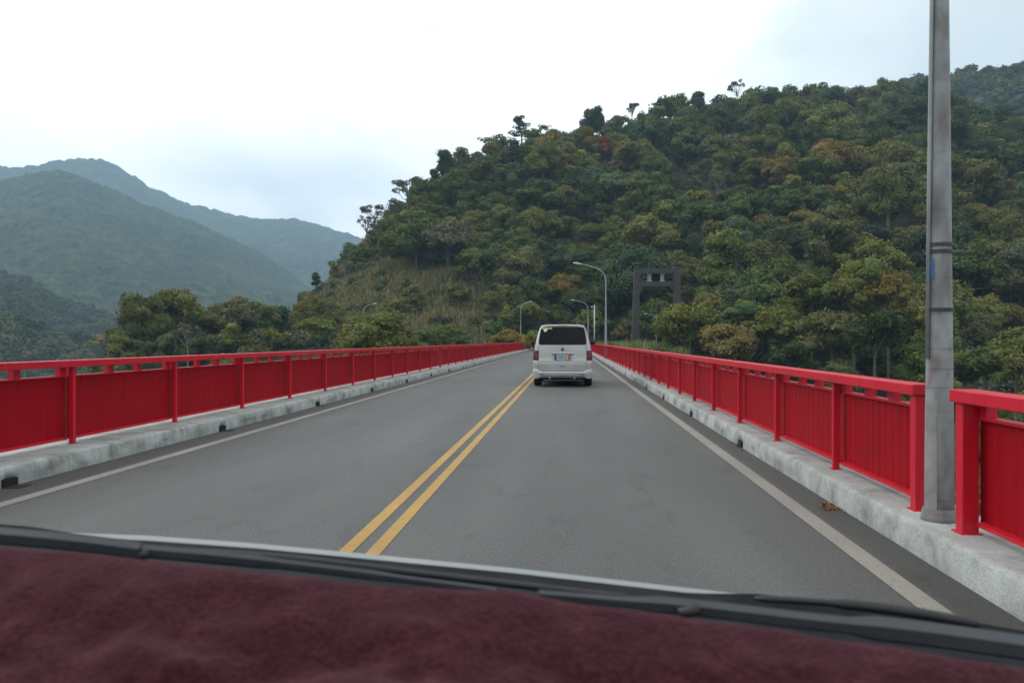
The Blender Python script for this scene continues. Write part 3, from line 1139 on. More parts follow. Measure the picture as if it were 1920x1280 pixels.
def text_obj(txt, size, m, parent, loc, name='lettering', sx=1.0):
    cu = bpy.data.curves.new('t', 'FONT')
    cu.body = txt
    cu.size = size
    cu.extrude = .0015
    cu.align_x = 'CENTER'
    cu.align_y = 'CENTER'
    to = bpy.data.objects.new('t', cu)
    C.objects.link(to)
    dg = bpy.context.evaluated_depsgraph_get()
    me = bpy.data.meshes.new_from_object(to.evaluated_get(dg))
    bpy.data.objects.remove(to)
    me.transform(Matrix.Rotation(R(90), 4, 'X') @ Matrix.Diagonal((sx, 1, 1, 1)))
    me.materials.clear()
    me.materials.append(m)
    o = bpy.data.objects.new(name, me)
    C.objects.link(o)
    o.parent = parent
    o.location = loc
    return o


text_obj('9095 JJ', .125, M['ink'], pl, (-.008, -.0625, .955), 'plate_number', .80)
# handle strip above the plate, round emblem
MB().tube([(-.36, -.045, 1.078), (.36, -.045, 1.078)], .016, 8).build('tailgate_handle', M['van_low'], van, smooth=True)
em = empty('emblem', (0, -.030, 1.226)); em.parent = van
e = MB()
n = 24
e.grid([[(r_ * math.cos(a), y_, r_ * math.sin(a)) for a in [2 * math.pi * k / n for k in range(n)]] for r_, y_ in ((.058, .01), (.058, -.012), (.048, -.014), (.048, 0))], close=True)
e.build('emblem_ring', M['chrome'], em)
MB().tube([(0, .0, 0), (0, -.004, 0)], .048, 20).build('emblem_disc', M['ink'], em)
e = MB()
for pts in ([(-.022, .042), (0, .006), (.022, .042)], [(-.040, .022), (-.02, -.038), (0, -.002), (.02, -.038), (.040, .022)]):
    e.tube([(a, -.009, c) for a, c in pts], .0055, 5)
e.build('emblem_strokes', M['chrome'], em)
bd = MB()
for k, w in enumerate((.02, .022, .03, .016, .008)):
    x_ = -.085 + k * .038
    bd.box(x_, x_ + w, -.052, -.044, .655, .655 + (.03 if k in (0, 3) else .022))
bd.build('model_badge', mat('badge', (.08, .10, .16), .4), van)
# tail lights (wrapping the corner)
for s in (-1, 1):
    t_ = patch('tail_light', lambda v, s=s: s * (.775 - .005 * v), lambda v, s=s: s * .985, .86, 1.175, .014, M['vred'], 10, 8)
    patch('reversing_lens', lambda v, s=s: s * .80, lambda v, s=s: s * .87, .95, 1.02, .019, M['vred2'], 4, 2, parent=t_)
# bumper
rows = []
pts_p = np.linspace(-1.55, 1.55, 61)
top = lambda p: .50 + (.075 * min(1, max(0, (abs(p) - .70) / .10)))
bot = lambda p: .362 - .092 * min(1, max(0, (abs(p) - .66) / .10))
for k, (f, of) in enumerate(((1.0, .012), (.97, .038), (.75, .05), (.55, .052), (.52, .045), (.2, .048), (.05, .04), (0, .015))):
    row = []
    for p in pts_p:
        zt, zb_ = top(p), bot(p)
        z = zb_ + (zt - zb_) * f
        x, y, _ = vsurf(p, max(.30, z), of * (1 if abs(p) < .8 else .25))
        row.append((x, y, z))
    rows.append(row)
MB().grid(rows).build('bumper', M['van_low'], van, smooth=True)
for a, bb in ((-.73, -.58), (.56, .71)):
    patch('reflector', lambda v, a=a: a, lambda v, bb=bb: bb, .398, .418, .052, M['vred2'], 4, 1)
for x_ in (-.42, .38):
    MB().tube([(x_, .12, .30), (x_, .02, .30)], .03, 10).build('exhaust_tip', M['chrome'], van)
# spoiler with brake light
sp_ = MB()
rows = []
for (dy, dz) in ((.10, 2.012), (-.02, 2.012), (-.075, 1.985), (-.07, 1.95), (.02, 1.935)):
    rows.append([(x_, .24 + dy + .10 * (abs(x_) / .72) ** 4 * (1 if dy < .05 else .6), dz - .035 * (abs(x_) / .72) ** 5) for x_ in np.linspace(-.70, .70, 25)])
sp_.grid(rows)
so = sp_.build('spoiler', M['van'], van, smooth=True)
patch2 = MB().box(-.17, .17, .158, .168, 1.958, 1.978)
patch2.build('brake_light', M['vred2'], so)
# side windows, mirrors, roof line
for s in (-1, 1):
    for a, bb in ((.35 + .9, 1.45 + .9), (1.52 + .9, 2.65 + .9), (2.72 + .9, 3.5 + .9)):
        patch('side_window', lambda v, s=s, a=a: s * a, lambda v, s=s, bb=bb: s * (bb - .12 * v), 1.33, 1.82, .006, M['vglass'], 6, 6)
    mr_ = MB()
    mr_.grid([[(s * (.97 + .02 + dx) + (w_ * math.cos(a)) * .115, 3.72 + dyy, 1.43 + w_ * .088 * math.sin(a)) for a in [2 * math.pi * k / 14 for k in range(14)]] for dx, dyy, w_ in ((.09, 0, .85), (.09, .02, 1), (.09, .1, .9), (.08, .17, .4))], close=True)
    mr_.f.append(tuple(range(14)))
    mr_.tube([(s * .86, 3.78, 1.36), (s * 1.0, 3.78, 1.4)], .03, 8)
    mr_.build('wing_mirror', M['black'], van, smooth=True)
    patch('headlight', lambda v, s=s: s * 5.28, lambda v, s=s: s * 5.34, .8, 1.0, .01, M['chrome'], 2, 2)

# ------------------------------------------------------------------ the car the picture is taken from
M['silver'] = mat('silver_bonnet', (.42, .46, .47), .35, .0, coat=.5)
M['cowl'] = mat('cowl_plastic', (.007, .008, .010), .7, spec=.12, noise=(9, (.016, .018, .021), .4, .7))
M['wiper'] = mat('wiper_metal', (.026, .031, .036), .5, .0, noise=(12, (.018, .02, .024), .4, .65))
car = empty('car', (0, .9, .9))
tag(car, 'car the photo is taken from: silver bonnet edge, black cowl and wipers at the bottom', 'car')
Tt = [(-500, 975), (0, 988), (130, 998), (270, 1003), (480, 1018), (960, 1064), (1400, 1114), (1560, 1132), (1830, 1170), (1920, 1186), (2500, 1290)]
off = Vector((0, .9, .9))


def PL(x, y, z): return P(x, y, z) - off


bo = MB()
us = np.linspace(-500, 2500, 90)
rows = []
for dyp, Z in ((13, 1.45), (0, 1.62), (3, 1.75)):
    rows.append([PL(u, float(itp(u, Tt)) + dyp, Z) for u in us])
last = rows[-1]
for dy, dz in ((.25, -.10), (.55, -.26), (.8, -.5)):
    rows.append([Vector((v.x, v.y + dy, v.z + dz)) for v in last])
bo.grid(rows)
bo.build('bonnet', M['silver'], car, smooth=True)
co = MB()
rows = []
for dyp, Z in ((10, 1.445), (30, 1.41), (46, 1.30), (70, 1.20), (140, 1.10), (240, .98)):
    rows.append([PL(u, float(itp(u, Tt)) + (dyp if dyp != 10 else float(np.interp(u, [60, 230, 1300, 1420], [-6, 9, 9, -4]))), Z) for u in us])
co.grid(rows)
co.build('cowl', M['cowl'], car, smooth=True)
# left wiper
wp = empty('wiper', (0, 0, 0)); wp.parent = car
a_ = MB()
a_.tube(smooth_path([PL(-260, 985, 1.10), PL(0, 1004, 1.12), PL(150, 1018, 1.14), PL(262, 1032, 1.16)], 5), .0125, 6, sq=1.1)
a_.tube(smooth_path([PL(262, 1032, 1.16), PL(480, 1052, 1.17), PL(700, 1078, 1.18), PL(930, 1108, 1.19)], 5), [.010] * 6 + [.008] * 5 + [.006] * 5, 6, sq=.8)
a_.build('wiper_arm', M['wiper'], wp)
j = MB()
c_ = PL(266, 1030, 1.155)
j.tube([c_ + Vector((-.012, 0, -.012)), c_ + Vector((.012, 0, -.004))], .008, 8)
j.build('wiper_joint', M['black'], wp, smooth=True)
a_ = MB()
a_.tube(smooth_path([PL(270, 1030, 1.24), PL(520, 1044, 1.26), PL(800, 1076, 1.28), PL(1090, 1110, 1.29), PL(1180, 1120, 1.3)], 5), [.003] + [.006] * 19 + [.003], 8)
a_.build('wiper_blade', M['black'], wp, smooth=True)
# right wiper
wp = empty('wiper', (0, 0, 0)); wp.parent = car
a_ = MB()
a_.tube(smooth_path([PL(1010, 1114, 1.12), PL(1290, 1138, 1.12), PL(1500, 1162, 1.10), PL(1750, 1190, 1.08), PL(2100, 1240, 1.05)], 5), [.007] * 4 + [.012] * 9 + [.017] * 8, 6, sq=1.2)
a_.build('wiper_arm', M['wiper'], wp)
j = MB()
c_ = PL(1292, 1134, 1.10)
j.tube([c_ + Vector((-.014, 0, -.012)), c_ + Vector((.014, 0, -.006))], .008, 8)
j.build('wiper_joint', M['black'], wp, smooth=True)
a_ = MB()
a_.tube(smooth_path([PL(1415, 1121, 1.30), PL(1560, 1130, 1.28), PL(1700, 1146, 1.26), PL(1835, 1170, 1.24)], 6), [.003] + [.006] * 6 + [.009] * 11 + [.006], 8)
a_.build('wiper_blade', M['black'], wp, smooth=True)

# cloth on the dashboard
def cloth_mat():
    m = bpy.data.materials.new('maroon_plush')
    m.use_nodes = True
    t = m.node_tree
    b = t.nodes['Principled BSDF']
    g = N(t, 'ShaderNodeNewGeometry')
    n = N(t, 'ShaderNodeTexNoise')
    n.inputs['Scale'].default_value = 22
    n.inputs['Detail'].default_value = 6
    n.inputs['Roughness'].default_value = .7
    t.links.new(g.outputs['Position'], n.inputs['Vector'])
    r = ramp(t, [(.34, (.019, .0054, .0072)), (.5, (.028, .0080, .0106)), (.66, (.040, .0115, .0150))])
    t.links.new(n.outputs[0], r.inputs[0])
    n2 = N(t, 'ShaderNodeTexNoise')
    n2.inputs['Scale'].default_value = 170
    n2.inputs['Detail'].default_value = 3
    t.links.new(g.outputs['Position'], n2.inputs['Vector'])
    r2 = ramp(t, [(.34, (.65, .65, .65)), (.64, (1.35, 1.35, 1.35))])
    t.links.new(n2.outputs[0], r2.inputs[0])
    c = mixc(t, 1.0, r.outputs[0], r2.outputs[0], 'MULTIPLY')
    t.links.new(c, b.inputs['Base Color'])
    b.inputs['Roughness'].default_value = 1
    b.inputs['Specular IOR Level'].default_value = 0
    b.inputs['Sheen Weight'].default_value = .2
    b.inputs['Sheen Roughness'].default_value = .5
    b.inputs['Sheen Tint'].default_value = (.6, .34, .38, 1)
    bp = N(t, 'ShaderNodeBump')
    bp.inputs['Strength'].default_value = .7
    bp.inputs['Distance'].default_value = .004
    t.links.new(n2.outputs[0], bp.inputs['Height'])
    t.links.new(bp.outputs[0], b.inputs['Normal'])
    return m


M['cloth'] = cloth_mat()
Ce = [(-900, 1010), (-300, 1008), (0, 1026), (150, 1036), (270, 1046), (480, 1078), (620, 1092), (760, 1104), (960, 1114), (1090, 1138), (1200, 1152), (1350, 1170), (1500, 1190), (1650, 1210), (1800, 1238), (1920, 1258), (2500, 1360)]
us = np.linspace(-600, 2500, 260)
rows = []
K = 70
for k in range(K + 1):
    row = []
    t = k / K
    for u in us:
        Z0 = .96 - .20 * (u / 1920)
        ye = float(itp(u, Ce))
        p = P(u, ye, Z0)
        # inward from the far edge towards the camera
        dirv = Vector((p.x, p.y, 0)).normalized()
        if t < .1:
            q = t / .1
            dd = .05 * (1 - q)
            v = p + dirv * dd - Vector((0, 0, .05 * (1 - q) ** 2))
        else:
            q = (t - .1) / .9
            v = p - dirv * (Z0 - .30) * q
            v.z -= .055 * min(1, q * 2.2) ** 1.3 + .015 * q
        row.append(v)
    rows.append(row)
V = np.array([[list(v) for v in r_] for r_ in rows])
X_, Y_ = V[..., 0], V[..., 1]
bmp = (fbm(X_ * 3.2 + 5, (Y_ + .12 * X_) * 9 + 2, 2) - .5) * .045 + (fbm(X_ * 14, Y_ * 18, 3) - .5) * .022 + (fbm(X_ * 70, Y_ * 70, 3) - .5) * .006
fade = np.ones(len(rows))[:, None] * 1.0
tt_ = np.linspace(0, 1, len(rows))[:, None]
fade = np.clip(np.abs(tt_ - .08) / .25, .22, 1)
V[..., 2] += bmp * fade
nR, nC = V.shape[:2]
i = np.arange(nR - 1)[:, None] * nC + np.arange(nC - 1)[None, :]
Fq = np.stack([i, i + 1, i + nC + 1, i + nC], -1).reshape(-1, 4)
cl_o = objm('dashboard_cover', npmesh('dashboard_cover', V.reshape(-1, 3), Fq, M['cloth'], smooth=True))
tag(cl_o, 'maroon plush cloth covering the dashboard along the bottom of the photo', 'cloth')

# ------------------------------------------------------------------ foliage
_ib = bmesh.new()
bmesh.ops.create_icosphere(_ib, subdivisions=2, radius=1)
ICO_V = np.array([v.co[:] for v in _ib.verts])
ICO_F = np.array([[v.index for v in f.verts] for f in _ib.faces])
_ib.free()


def unit(v): return v / np.maximum(1e-9, np.linalg.norm(v, axis=-1, keepdims=True))


def leaf_quads(rs, pos, nor, size, aspect=1.5):
    """pos (n,3), nor (n,3) -> (n,4,3) leaf-clump faces, bent a little off square"""
    n = len(pos)
    nor = unit(nor)
    h = unit(rs.normal(size=(n, 3)))
    a = unit(np.cross(nor, h))
    b = np.cross(nor, a)
    s = size * (.55 + .9 * rs.rand(n))[:, None]
    w = s * (.5 + .5 * rs.rand(n))[:, None]
    l = s * aspect * .6
    q = np.stack([pos - b * l, pos + a * w * .8 + b * l * (rs.rand(n)[:, None] - .5) + nor * s * .15,
                  pos + b * l, pos - a * w * .8 + b * l * (rs.rand(n)[:, None] - .5) + nor * s * .15], 1)
    return q


def lobe_set(rs, kind):
    L = []
    if kind == 'broad':            # rounded, many overlapping lobes
        for k in range(22):
            a = rs.rand() * 2 * np.pi
            el = rs.rand() ** .9 * 2.0 - .62
            c = np.array([math.cos(a) * math.cos(el) * .66, math.sin(a) * math.cos(el) * .66, 1.08 + math.sin(el) * .60])
            c += rs.normal(size=3) * .12
            r_ = .17 + .30 * rs.rand()
            L.append((c, np.array([r_, r_, r_ * .72])))
    elif kind == 'flat':           # spreading layered crown
        for k in range(18):
            a = rs.rand() * 2 * np.pi
            d = rs.rand() ** .6 * .78
            z = 1.5 - d * d * .75 - (.6 * rs.rand() if rs.rand() < .5 else 0)
            r_ = .24 + .18 * rs.rand()
            L.append((np.array([math.cos(a) * d, math.sin(a) * d, z]), np.array([r_, r_, r_ * .62])))
    elif kind == 'tall':           # narrower, taller
        for k in range(15):
            a = rs.rand() * 2 * np.pi
            t = rs.rand()
            d = (.5 - .25 * t) * rs.rand() ** .5
            r_ = .22 + .16 * rs.rand()
            L.append((np.array([math.cos(a) * d, math.sin(a) * d, .75 + 1.35 * t]), np.array([r_, r_, r_ * .85])))
    elif kind == 'sparse':         # open crown: small separated lobes
        for k in range(15):
            a = rs.rand() * 2 * np.pi
            d = .25 + .65 * rs.rand()
            z = 1.75 - d * d * .6 + rs.normal() * .12
            r_ = .12 + .13 * rs.rand()
            L.append((np.array([math.cos(a) * d, math.sin(a) * d, z]), np.array([r_, r_, r_ * .6])))
    elif kind == 'pine':
        for k in range(26):
            t = rs.rand()
            a = rs.rand() * 2 * np.pi
            d = (.62 - .42 * t) * (.35 + .65 * rs.rand())
            r_ = .11 + .10 * rs.rand()
            L.append((np.array([math.cos(a) * d, math.sin(a) * d, .85 + 1.35 * t]), np.array([r_ * 1.3, r_ * 1.3, r_ * .5])))
    return L


def crown_geo(seed, kind, n, leaf, core=True, ncore=99):
    rs = np.random.RandomState(seed)
    L = lobe_set(rs, kind)
    cs = np.array([c for c, r_ in L]); rr_ = np.array([r_ for c, r_ in L])
    w = (rr_[:, 0] ** 2); w /= w.sum()
    # sub-clumps on each lobe
    per = 24
    sd_ = unit(rs.normal(size=(len(L), per, 3)) + np.array([0, 0, .25]))
    li = rs.choice(len(L), n, p=w)
    si = rs.randint(per, size=n)
    d = unit(sd_[li, si] + rs.normal(size=(n, 3)) * .24)
    rad = .76 + .34 * rs.rand(n)[:, None] ** 1.4 + .22 * (rs.rand(len(L), per)[li, si])[:, None]
    lj = rs.choice(len(L), n, p=w)
    near = np.linalg.norm(cs[li] - cs[lj], axis=1) < .75
    tb = (rs.rand(n) * .5 * (rs.rand(n) < .4) * near)[:, None] if kind in ('broad', 'flat', 'tall') else np.zeros((n, 1))
    pos = cs[li] * (1 - tb) + cs[lj] * tb + d * rr_[li] * rad
    nor = d + rs.normal(size=(n, 3)) * .55 + np.array([0, 0, .45])
    q = leaf_quads(rs, pos, nor, leaf)
    # tint per leaf: own brightness, plus one per sub-clump and one per lobe
    clump = .88 + .24 * rs.rand(len(L), per)
    lob = .86 + .28 * rs.rand(len(L))
    lw_ = rs.normal(size=len(L)) * .12
    br = (.84 + .32 * rs.rand(n)) * clump[li, si] * lob[li]
    warm = 1 + (.12 * rs.normal(size=n) + lw_[li])[:, None] * np.array([1, .2, -.6])
    tint = br[:, None] * warm
    V = q.reshape(-1, 3)
    Fq = np.arange(len(V)).reshape(-1, 4)
    parts = [(V, Fq, np.clip(tint, .2, 2.2))]
    if core:
        for k in range(min(ncore, len(L))):
            v = ICO_V * (1 + .18 * rs.normal(size=(len(ICO_V), 1))) * rr_[k] * .78 + cs[k]
            f4 = np.concatenate([ICO_F, ICO_F[:, 2:3]], 1)
            parts.append((v, ICO_F, None))
    return parts, L


def tri_to_mesh(name, parts, mt, base=None):
    """mix of quads (leaf) and tris (core) -> one mesh; tris get neutral tint"""
    Vs, loops, starts, totals, tints = [], [], [], [], []
    off_ = 0; lo_ = 0
    for V, Fq, tn in parts:
        k = Fq.shape[1]
        Vs.append(V)
        loops.append((Fq + off_).ravel())
        starts.append(lo_ + np.arange(len(Fq)) * k)
        tints.append(tn if tn is not None else np.full((len(Fq), 3), .85))
        off_ += len(V); lo_ += Fq.size
    V = np.concatenate(Vs).astype(np.float32)
    me = bpy.data.meshes.new(name)
    me.vertices.add(len(V)); me.vertices.foreach_set('co', V.ravel())
    lp = np.concatenate(loops).astype(np.int32)
    me.loops.add(len(lp)); me.loops.foreach_set('vertex_index', lp)
    st = np.concatenate(starts).astype(np.int32)
    me.polygons.add(len(st)); me.polygons.foreach_set('loop_start', st)
    me.update(calc_edges=True)
    c4 = np.ones((len(st), 4), dtype=np.float32)
    c4[:, :3] = np.concatenate(tints)
    a = me.attributes.new('tint', 'FLOAT_COLOR', 'FACE')
    a.data.foreach_set('color', c4.ravel())
    me.materials.append(mt)
    return me


def trunk_mesh(seed, L, name='trunk', twigs=0, m='bark', h0=-3.6):
    rs = np.random.RandomState(seed)
    mb = MB()
    bend = rs.normal(size=2) * .05
    top = Vector((bend[0], bend[1], .95))
    mb.tube([(0, 0, h0), (bend[0] * .3, bend[1] * .3, .3), top], [.062, .05, .036], 7)
    idx = rs.permutation(len(L))[:8 if not twigs else len(L)]
    for i in idx:
        c = Vector(L[i][0])
        b0 = Vector((bend[0] * .7, bend[1] * .7, .5 + .4 * rs.rand()))
        mid = b0.lerp(c, .5) + Vector(rs.normal(size=3) * .05)
        mb.tube([b0, mid, c], [.028, .018, .008], 5, cap=False)
        for t in range(twigs):
            e = c + Vector(unit(rs.normal(size=3) + np.array([c.x, c.y, .5]))) * (.16 + .2 * rs.rand())
            mb.tube([mid.lerp(c, .3 + .7 * rs.rand()), (c + e) / 2 + Vector(rs.normal(size=3) * .02), e], [.008, .005, .002], 3, cap=False)
    me = bpy.data.meshes.new(name)
    me.from_pydata(mb.v, [], mb.f)
    me.materials.append(M[m])
    return me


TEMPL = {}
k_ = 0
for kind, cnt in (('broad', 5), ('flat', 4), ('tall', 2), ('sparse', 3), ('pine', 2)):
    TEMPL[kind] = []
    for c in range(cnt):
        k_ += 1
        nl = {'broad': 7500, 'flat': 6000, 'tall': 5000, 'sparse': 2200, 'pine': 3800}[kind]
        lf = {'broad': .050, 'flat': .050, 'tall': .045, 'sparse': .042, 'pine': .040}[kind]
        parts, L = crown_geo(100 + k_, kind, nl, lf, core=kind not in ('sparse', 'pine'))
        cm = tri_to_mesh('crown', parts, M['leaf'])
        tm = trunk_mesh(200 + k_, L, twigs=5 if kind == 'sparse' else 0, m='bark_pale' if kind == 'sparse' else 'bark')
        lowp, _ = crown_geo(100 + k_, kind, {'broad': 2200, 'flat': 1900, 'tall': 1500, 'sparse': 700, 'pine': 1200}[kind], lf * 1.55, core=kind not in ('sparse', 'pine'), ncore=7)
        TEMPL[kind].append((cm, tm, lowp))

PAL = {  # kinds of crown colour
    'dark green': (.050, .068, .028),
    'green': (.078, .104, .034),
    'olive': (.122, .126, .040),
    'olive brown': (.118, .112, .048),
    'yellow olive': (.145, .145, .045),
    'golden': (.175, .125, .045),
    'orange brown': (.135, .10, .05),
    'red': (.26, .07, .045),
    'grey brown': (.112, .106, .075),
    'blue green': (.044, .066, .038),
    'pale green': (.09, .13, .07),
}


def project(x, y, z):
    zc = -x * SP + y * CP
    xc = x * CP + y * SP
    return 960 + F * xc / zc, 638 - F * (z - EYE) / zc, zc


ALL = []                                     # every tree: dict


def put(x, y, Rad, kind, colr, sz=1.0, zb=None, label=None, hs=1.0, dz=0.0):
    z = hz(x, y) if zb is None else zb
    u, v, zc = project(x, y, z + Rad * (1.2 + dz))
    ALL.append(dict(x=x, y=y, z=z, R=Rad, kind=kind, col=colr, u=u, v=v, zc=zc, hs=1.0, dz=dz, label=label, t=rng.randrange(99), rz=rng.random() * 6.28,
                    jit=tuple(rng.uniform(.85, 1.18) for _ in range(2))))


def place(u, v, Rpx, kind, colr, label, r=None, cz=1.2):
    """stand a tree on the slope where its crown centre shows at photo pixel (u, v)"""
    a = az(u)
    if r is None:
        best = None
        for rr_ in np.arange(100, 430, 1.5):
            x, y = rr_ * math.sin(a), rr_ * math.cos(a)
            Rm = Rpx / F * (rr_ * math.cos(a + PSI))
            z = hz(x, y) + Rm * cz
            _, vv, _ = project(x, y, z)
            if best is None or abs(vv - v) < best[0]: best = (abs(vv - v), rr_)
        r = best[1]
        hs = 1.0
    x, y = r * math.sin(a), r * math.cos(a)
    zc = r * math.cos(a + PSI)
    Rm = Rpx / F * zc
    zg = hz(x, y)
    need = EYE + (638 - v) / F * zc - zg
    dz = need / Rm - cz
    zb = zg + (dz * Rm if dz < 0 else 0)
    put(x, y, Rm, kind, colr, zb=zb, label=label, dz=max(0.0, dz))


# landmark trees
place(1294, 600, 70, 'broad', 'yellow olive', 'large yellow olive tree partly covering the right leg of the concrete portal', r=122)
place(1362, 632, 58, 'flat', 'golden', 'golden brown low tree at the right of the yellow olive tree near the portal', r=112)
place(1335, 585, 60, 'broad', 'olive brown', 'brownish olive tree rising behind the golden tree near the portal', r=133)
place(1240, 640, 40, 'broad', 'olive', 'olive bush tree at the foot of the concrete portal', r=118)
place(1450, 600, 58, 'broad', 'olive', 'olive tree in the valley right of the golden tree', r=124)
place(1395, 575, 46, 'flat', 'pale green', 'pale green tree between the golden tree and the tall olive group', r=128)
place(1520, 545, 62, 'flat', 'olive', 'wide olive crown leftmost at the top of the tall group behind the right railing', r=132)
place(1600, 552, 62, 'broad', 'olive', 'olive crown in the middle of the tall group behind the right railing', r=128)
place(1665, 560, 50, 'broad', 'golden', 'golden crown at the right end of the tall group left of the thick lamp post', r=126)
place(1560, 620, 66, 'flat', 'olive brown', 'brown olive tree low in the tall group behind the right railing', r=118)
place(1475, 650, 46, 'broad', 'dark green', 'dark green tree just above the right railing in the valley', r=110)
place(1640, 640, 60, 'broad', 'dark green', 'dark green tree left of the thick lamp post just above the railing', r=112)
place(1850, 650, 60, 'broad', 'green', 'green tree right of the thick lamp post above the railing', r=112)
place(1905, 690, 55, 'flat', 'olive', 'olive tree at the right edge just above the railing', r=104)
place(706, 612, 70, 'broad', 'yellow olive', 'big rounded yellow olive tree above the left railing', r=107)
place(946, 608, 42, 'broad', 'golden', 'golden olive tree left of the van above the railing', r=108)
place(1000, 600, 34, 'flat', 'yellow olive', 'yellow olive crown touching the left edge of the van', r=121)
place(895, 628, 34, 'flat', 'olive brown', 'low brown tree above the left railing left of the golden tree', r=120)
place(845, 625, 36, 'broad', 'green', 'low green tree above the left railing between the two big yellow olive trees', r=128)
place(795, 632, 34, 'flat', 'olive', 'low olive tree just right of the big rounded yellow olive tree', r=128)
place(925, 640, 20, 'broad', 'pale green', 'small pale green bush tree just above the left railing near the van', r=118)
place(500, 600, 24, 'tall', 'green', 'small neat green tree left of the grassy slope edge', r=150)
place(268, 606, 48, 'broad', 'olive brown', 'brown olive tree at the left end of the low wooded spur', r=158)
place(330, 596, 50, 'broad', 'olive', 'olive tree second from the left on the low wooded spur', r=165)
place(395, 592, 50, 'flat', 'olive', 'olive tree in the middle of the low wooded spur', r=172)
place(450, 592, 44, 'broad', 'grey brown', 'grey brown tree near the right end of the low wooded spur', r=170)
place(490, 590, 40, 'broad', 'yellow olive', 'rounded yellow green tree at the right end of the wooded spur', r=178)
place(235, 640, 42, 'flat', 'olive', 'olive tree low at the left tip of the wooded spur', r=148)
place(193, 636, 24, 'sparse', 'pale tan', 'pale tan bare-looking tree at the left tip of the wooded spur', r=205)
place(352, 640, 30, 'sparse', 'grey brown', 'bare grey tree just above the left railing below the wooded spur', r=145)
place(978, 244, 30, 'pine', 'blue green', 'lone dark pine standing highest on the skyline above the left shoulder')
place(966, 285, 28, 'pine', 'blue green', 'dark conifer directly below the lone pine on the skyline')
place(832, 306, 28, 'tall', 'blue green', 'tall dark tree standing out on the left shoulder of the hill')
place(815, 330, 18, 'tall', 'dark green', 'smaller dark tree leaning off the left shoulder of the hill')
place(864, 292, 16, 'sparse', 'grey brown', 'thin see-through tree right of the tall dark shoulder tree')
place(702, 398, 26, 'sparse', 'grey brown', 'bare twiggy tree against the sky at the left brow of the hill')
place(738, 388, 24, 'sparse', 'olive', 'flat-topped open tree against the sky at the left brow of the hill')
place(688, 425, 20, 'sparse', 'grey brown', 'lowest bare tree against the sky at the left brow of the hill')
place(592, 520, 16, 'tall', 'dark green', 'small dark tree standing alone where the hill meets the far mountain')
place(1105, 272, 30, 'tall', 'golden', 'golden autumn tree near the skyline beside the red tree')
place(1136, 276, 24, 'tall', 'red', 'red autumn tree near the skyline')
place(1112, 230, 26, 'broad', 'blue green', 'dark rounded tree on the skyline above the golden autumn tree')
place(1184, 208, 18, 'sparse', 'dark green', 'open twiggy tree on the skyline right of the red tree')
place(1306, 190, 24, 'tall', 'blue green', 'dark tree on the skyline left of the pale bare tree')
place(1383, 172, 20, 'sparse', 'grey brown', 'pale bare tree on the skyline in the middle of the hill')
place(1458, 325, 34, 'broad', 'golden', 'golden crown in the middle of the hillside')
place(1345, 345, 30, 'sparse', 'grey brown', 'pale grey bare crown in the middle of the hillside')
place(1570, 395, 18, 'sparse', 'pale green', 'pale green shining foliage halfway up the right hillside')
place(1640, 430, 26, 'flat', 'blue green', 'blue green layered tree left of the thick lamp post, halfway up')
place(1690, 480, 22, 'flat', 'pale green', 'bright pale green layered tree just left of the thick lamp post')
place(1230, 440, 50, 'broad', 'yellow olive', 'yellow olive crown just above the concrete portal')
place(1285, 335, 44, 'broad', 'green', 'wide rounded green crown left of the pale grey bare crown')
place(885, 368, 30, 'flat', 'green', 'bright green flat crown on the left slope below the tall dark shoulder tree')
place(1085, 560, 30, 'broad', 'green', 'bright green tree behind the arm of the street lamp above the van')

PAL['pale tan'] = (.36, .25, .13)
n_land = len(ALL)


# scattered forest on the near hill
def grassy(u, v):
    return 520 < u < 930 and 440 < v < 640 and (u - 520) * .5 + 640 - v < 260 + (u - 520) * .18


cell = 6.0
occ = {}


def free(x, y, rad):
    i, j = int(x // cell), int(y // cell)
    for a in range(i - 2, i + 3):
        for b_ in range(j - 2, j + 3):
            for (px, py, pr) in occ.get((a, b_), ()):
                if (px - x) ** 2 + (py - y) ** 2 < (.54 * (pr + rad)) ** 2: return False
    return True


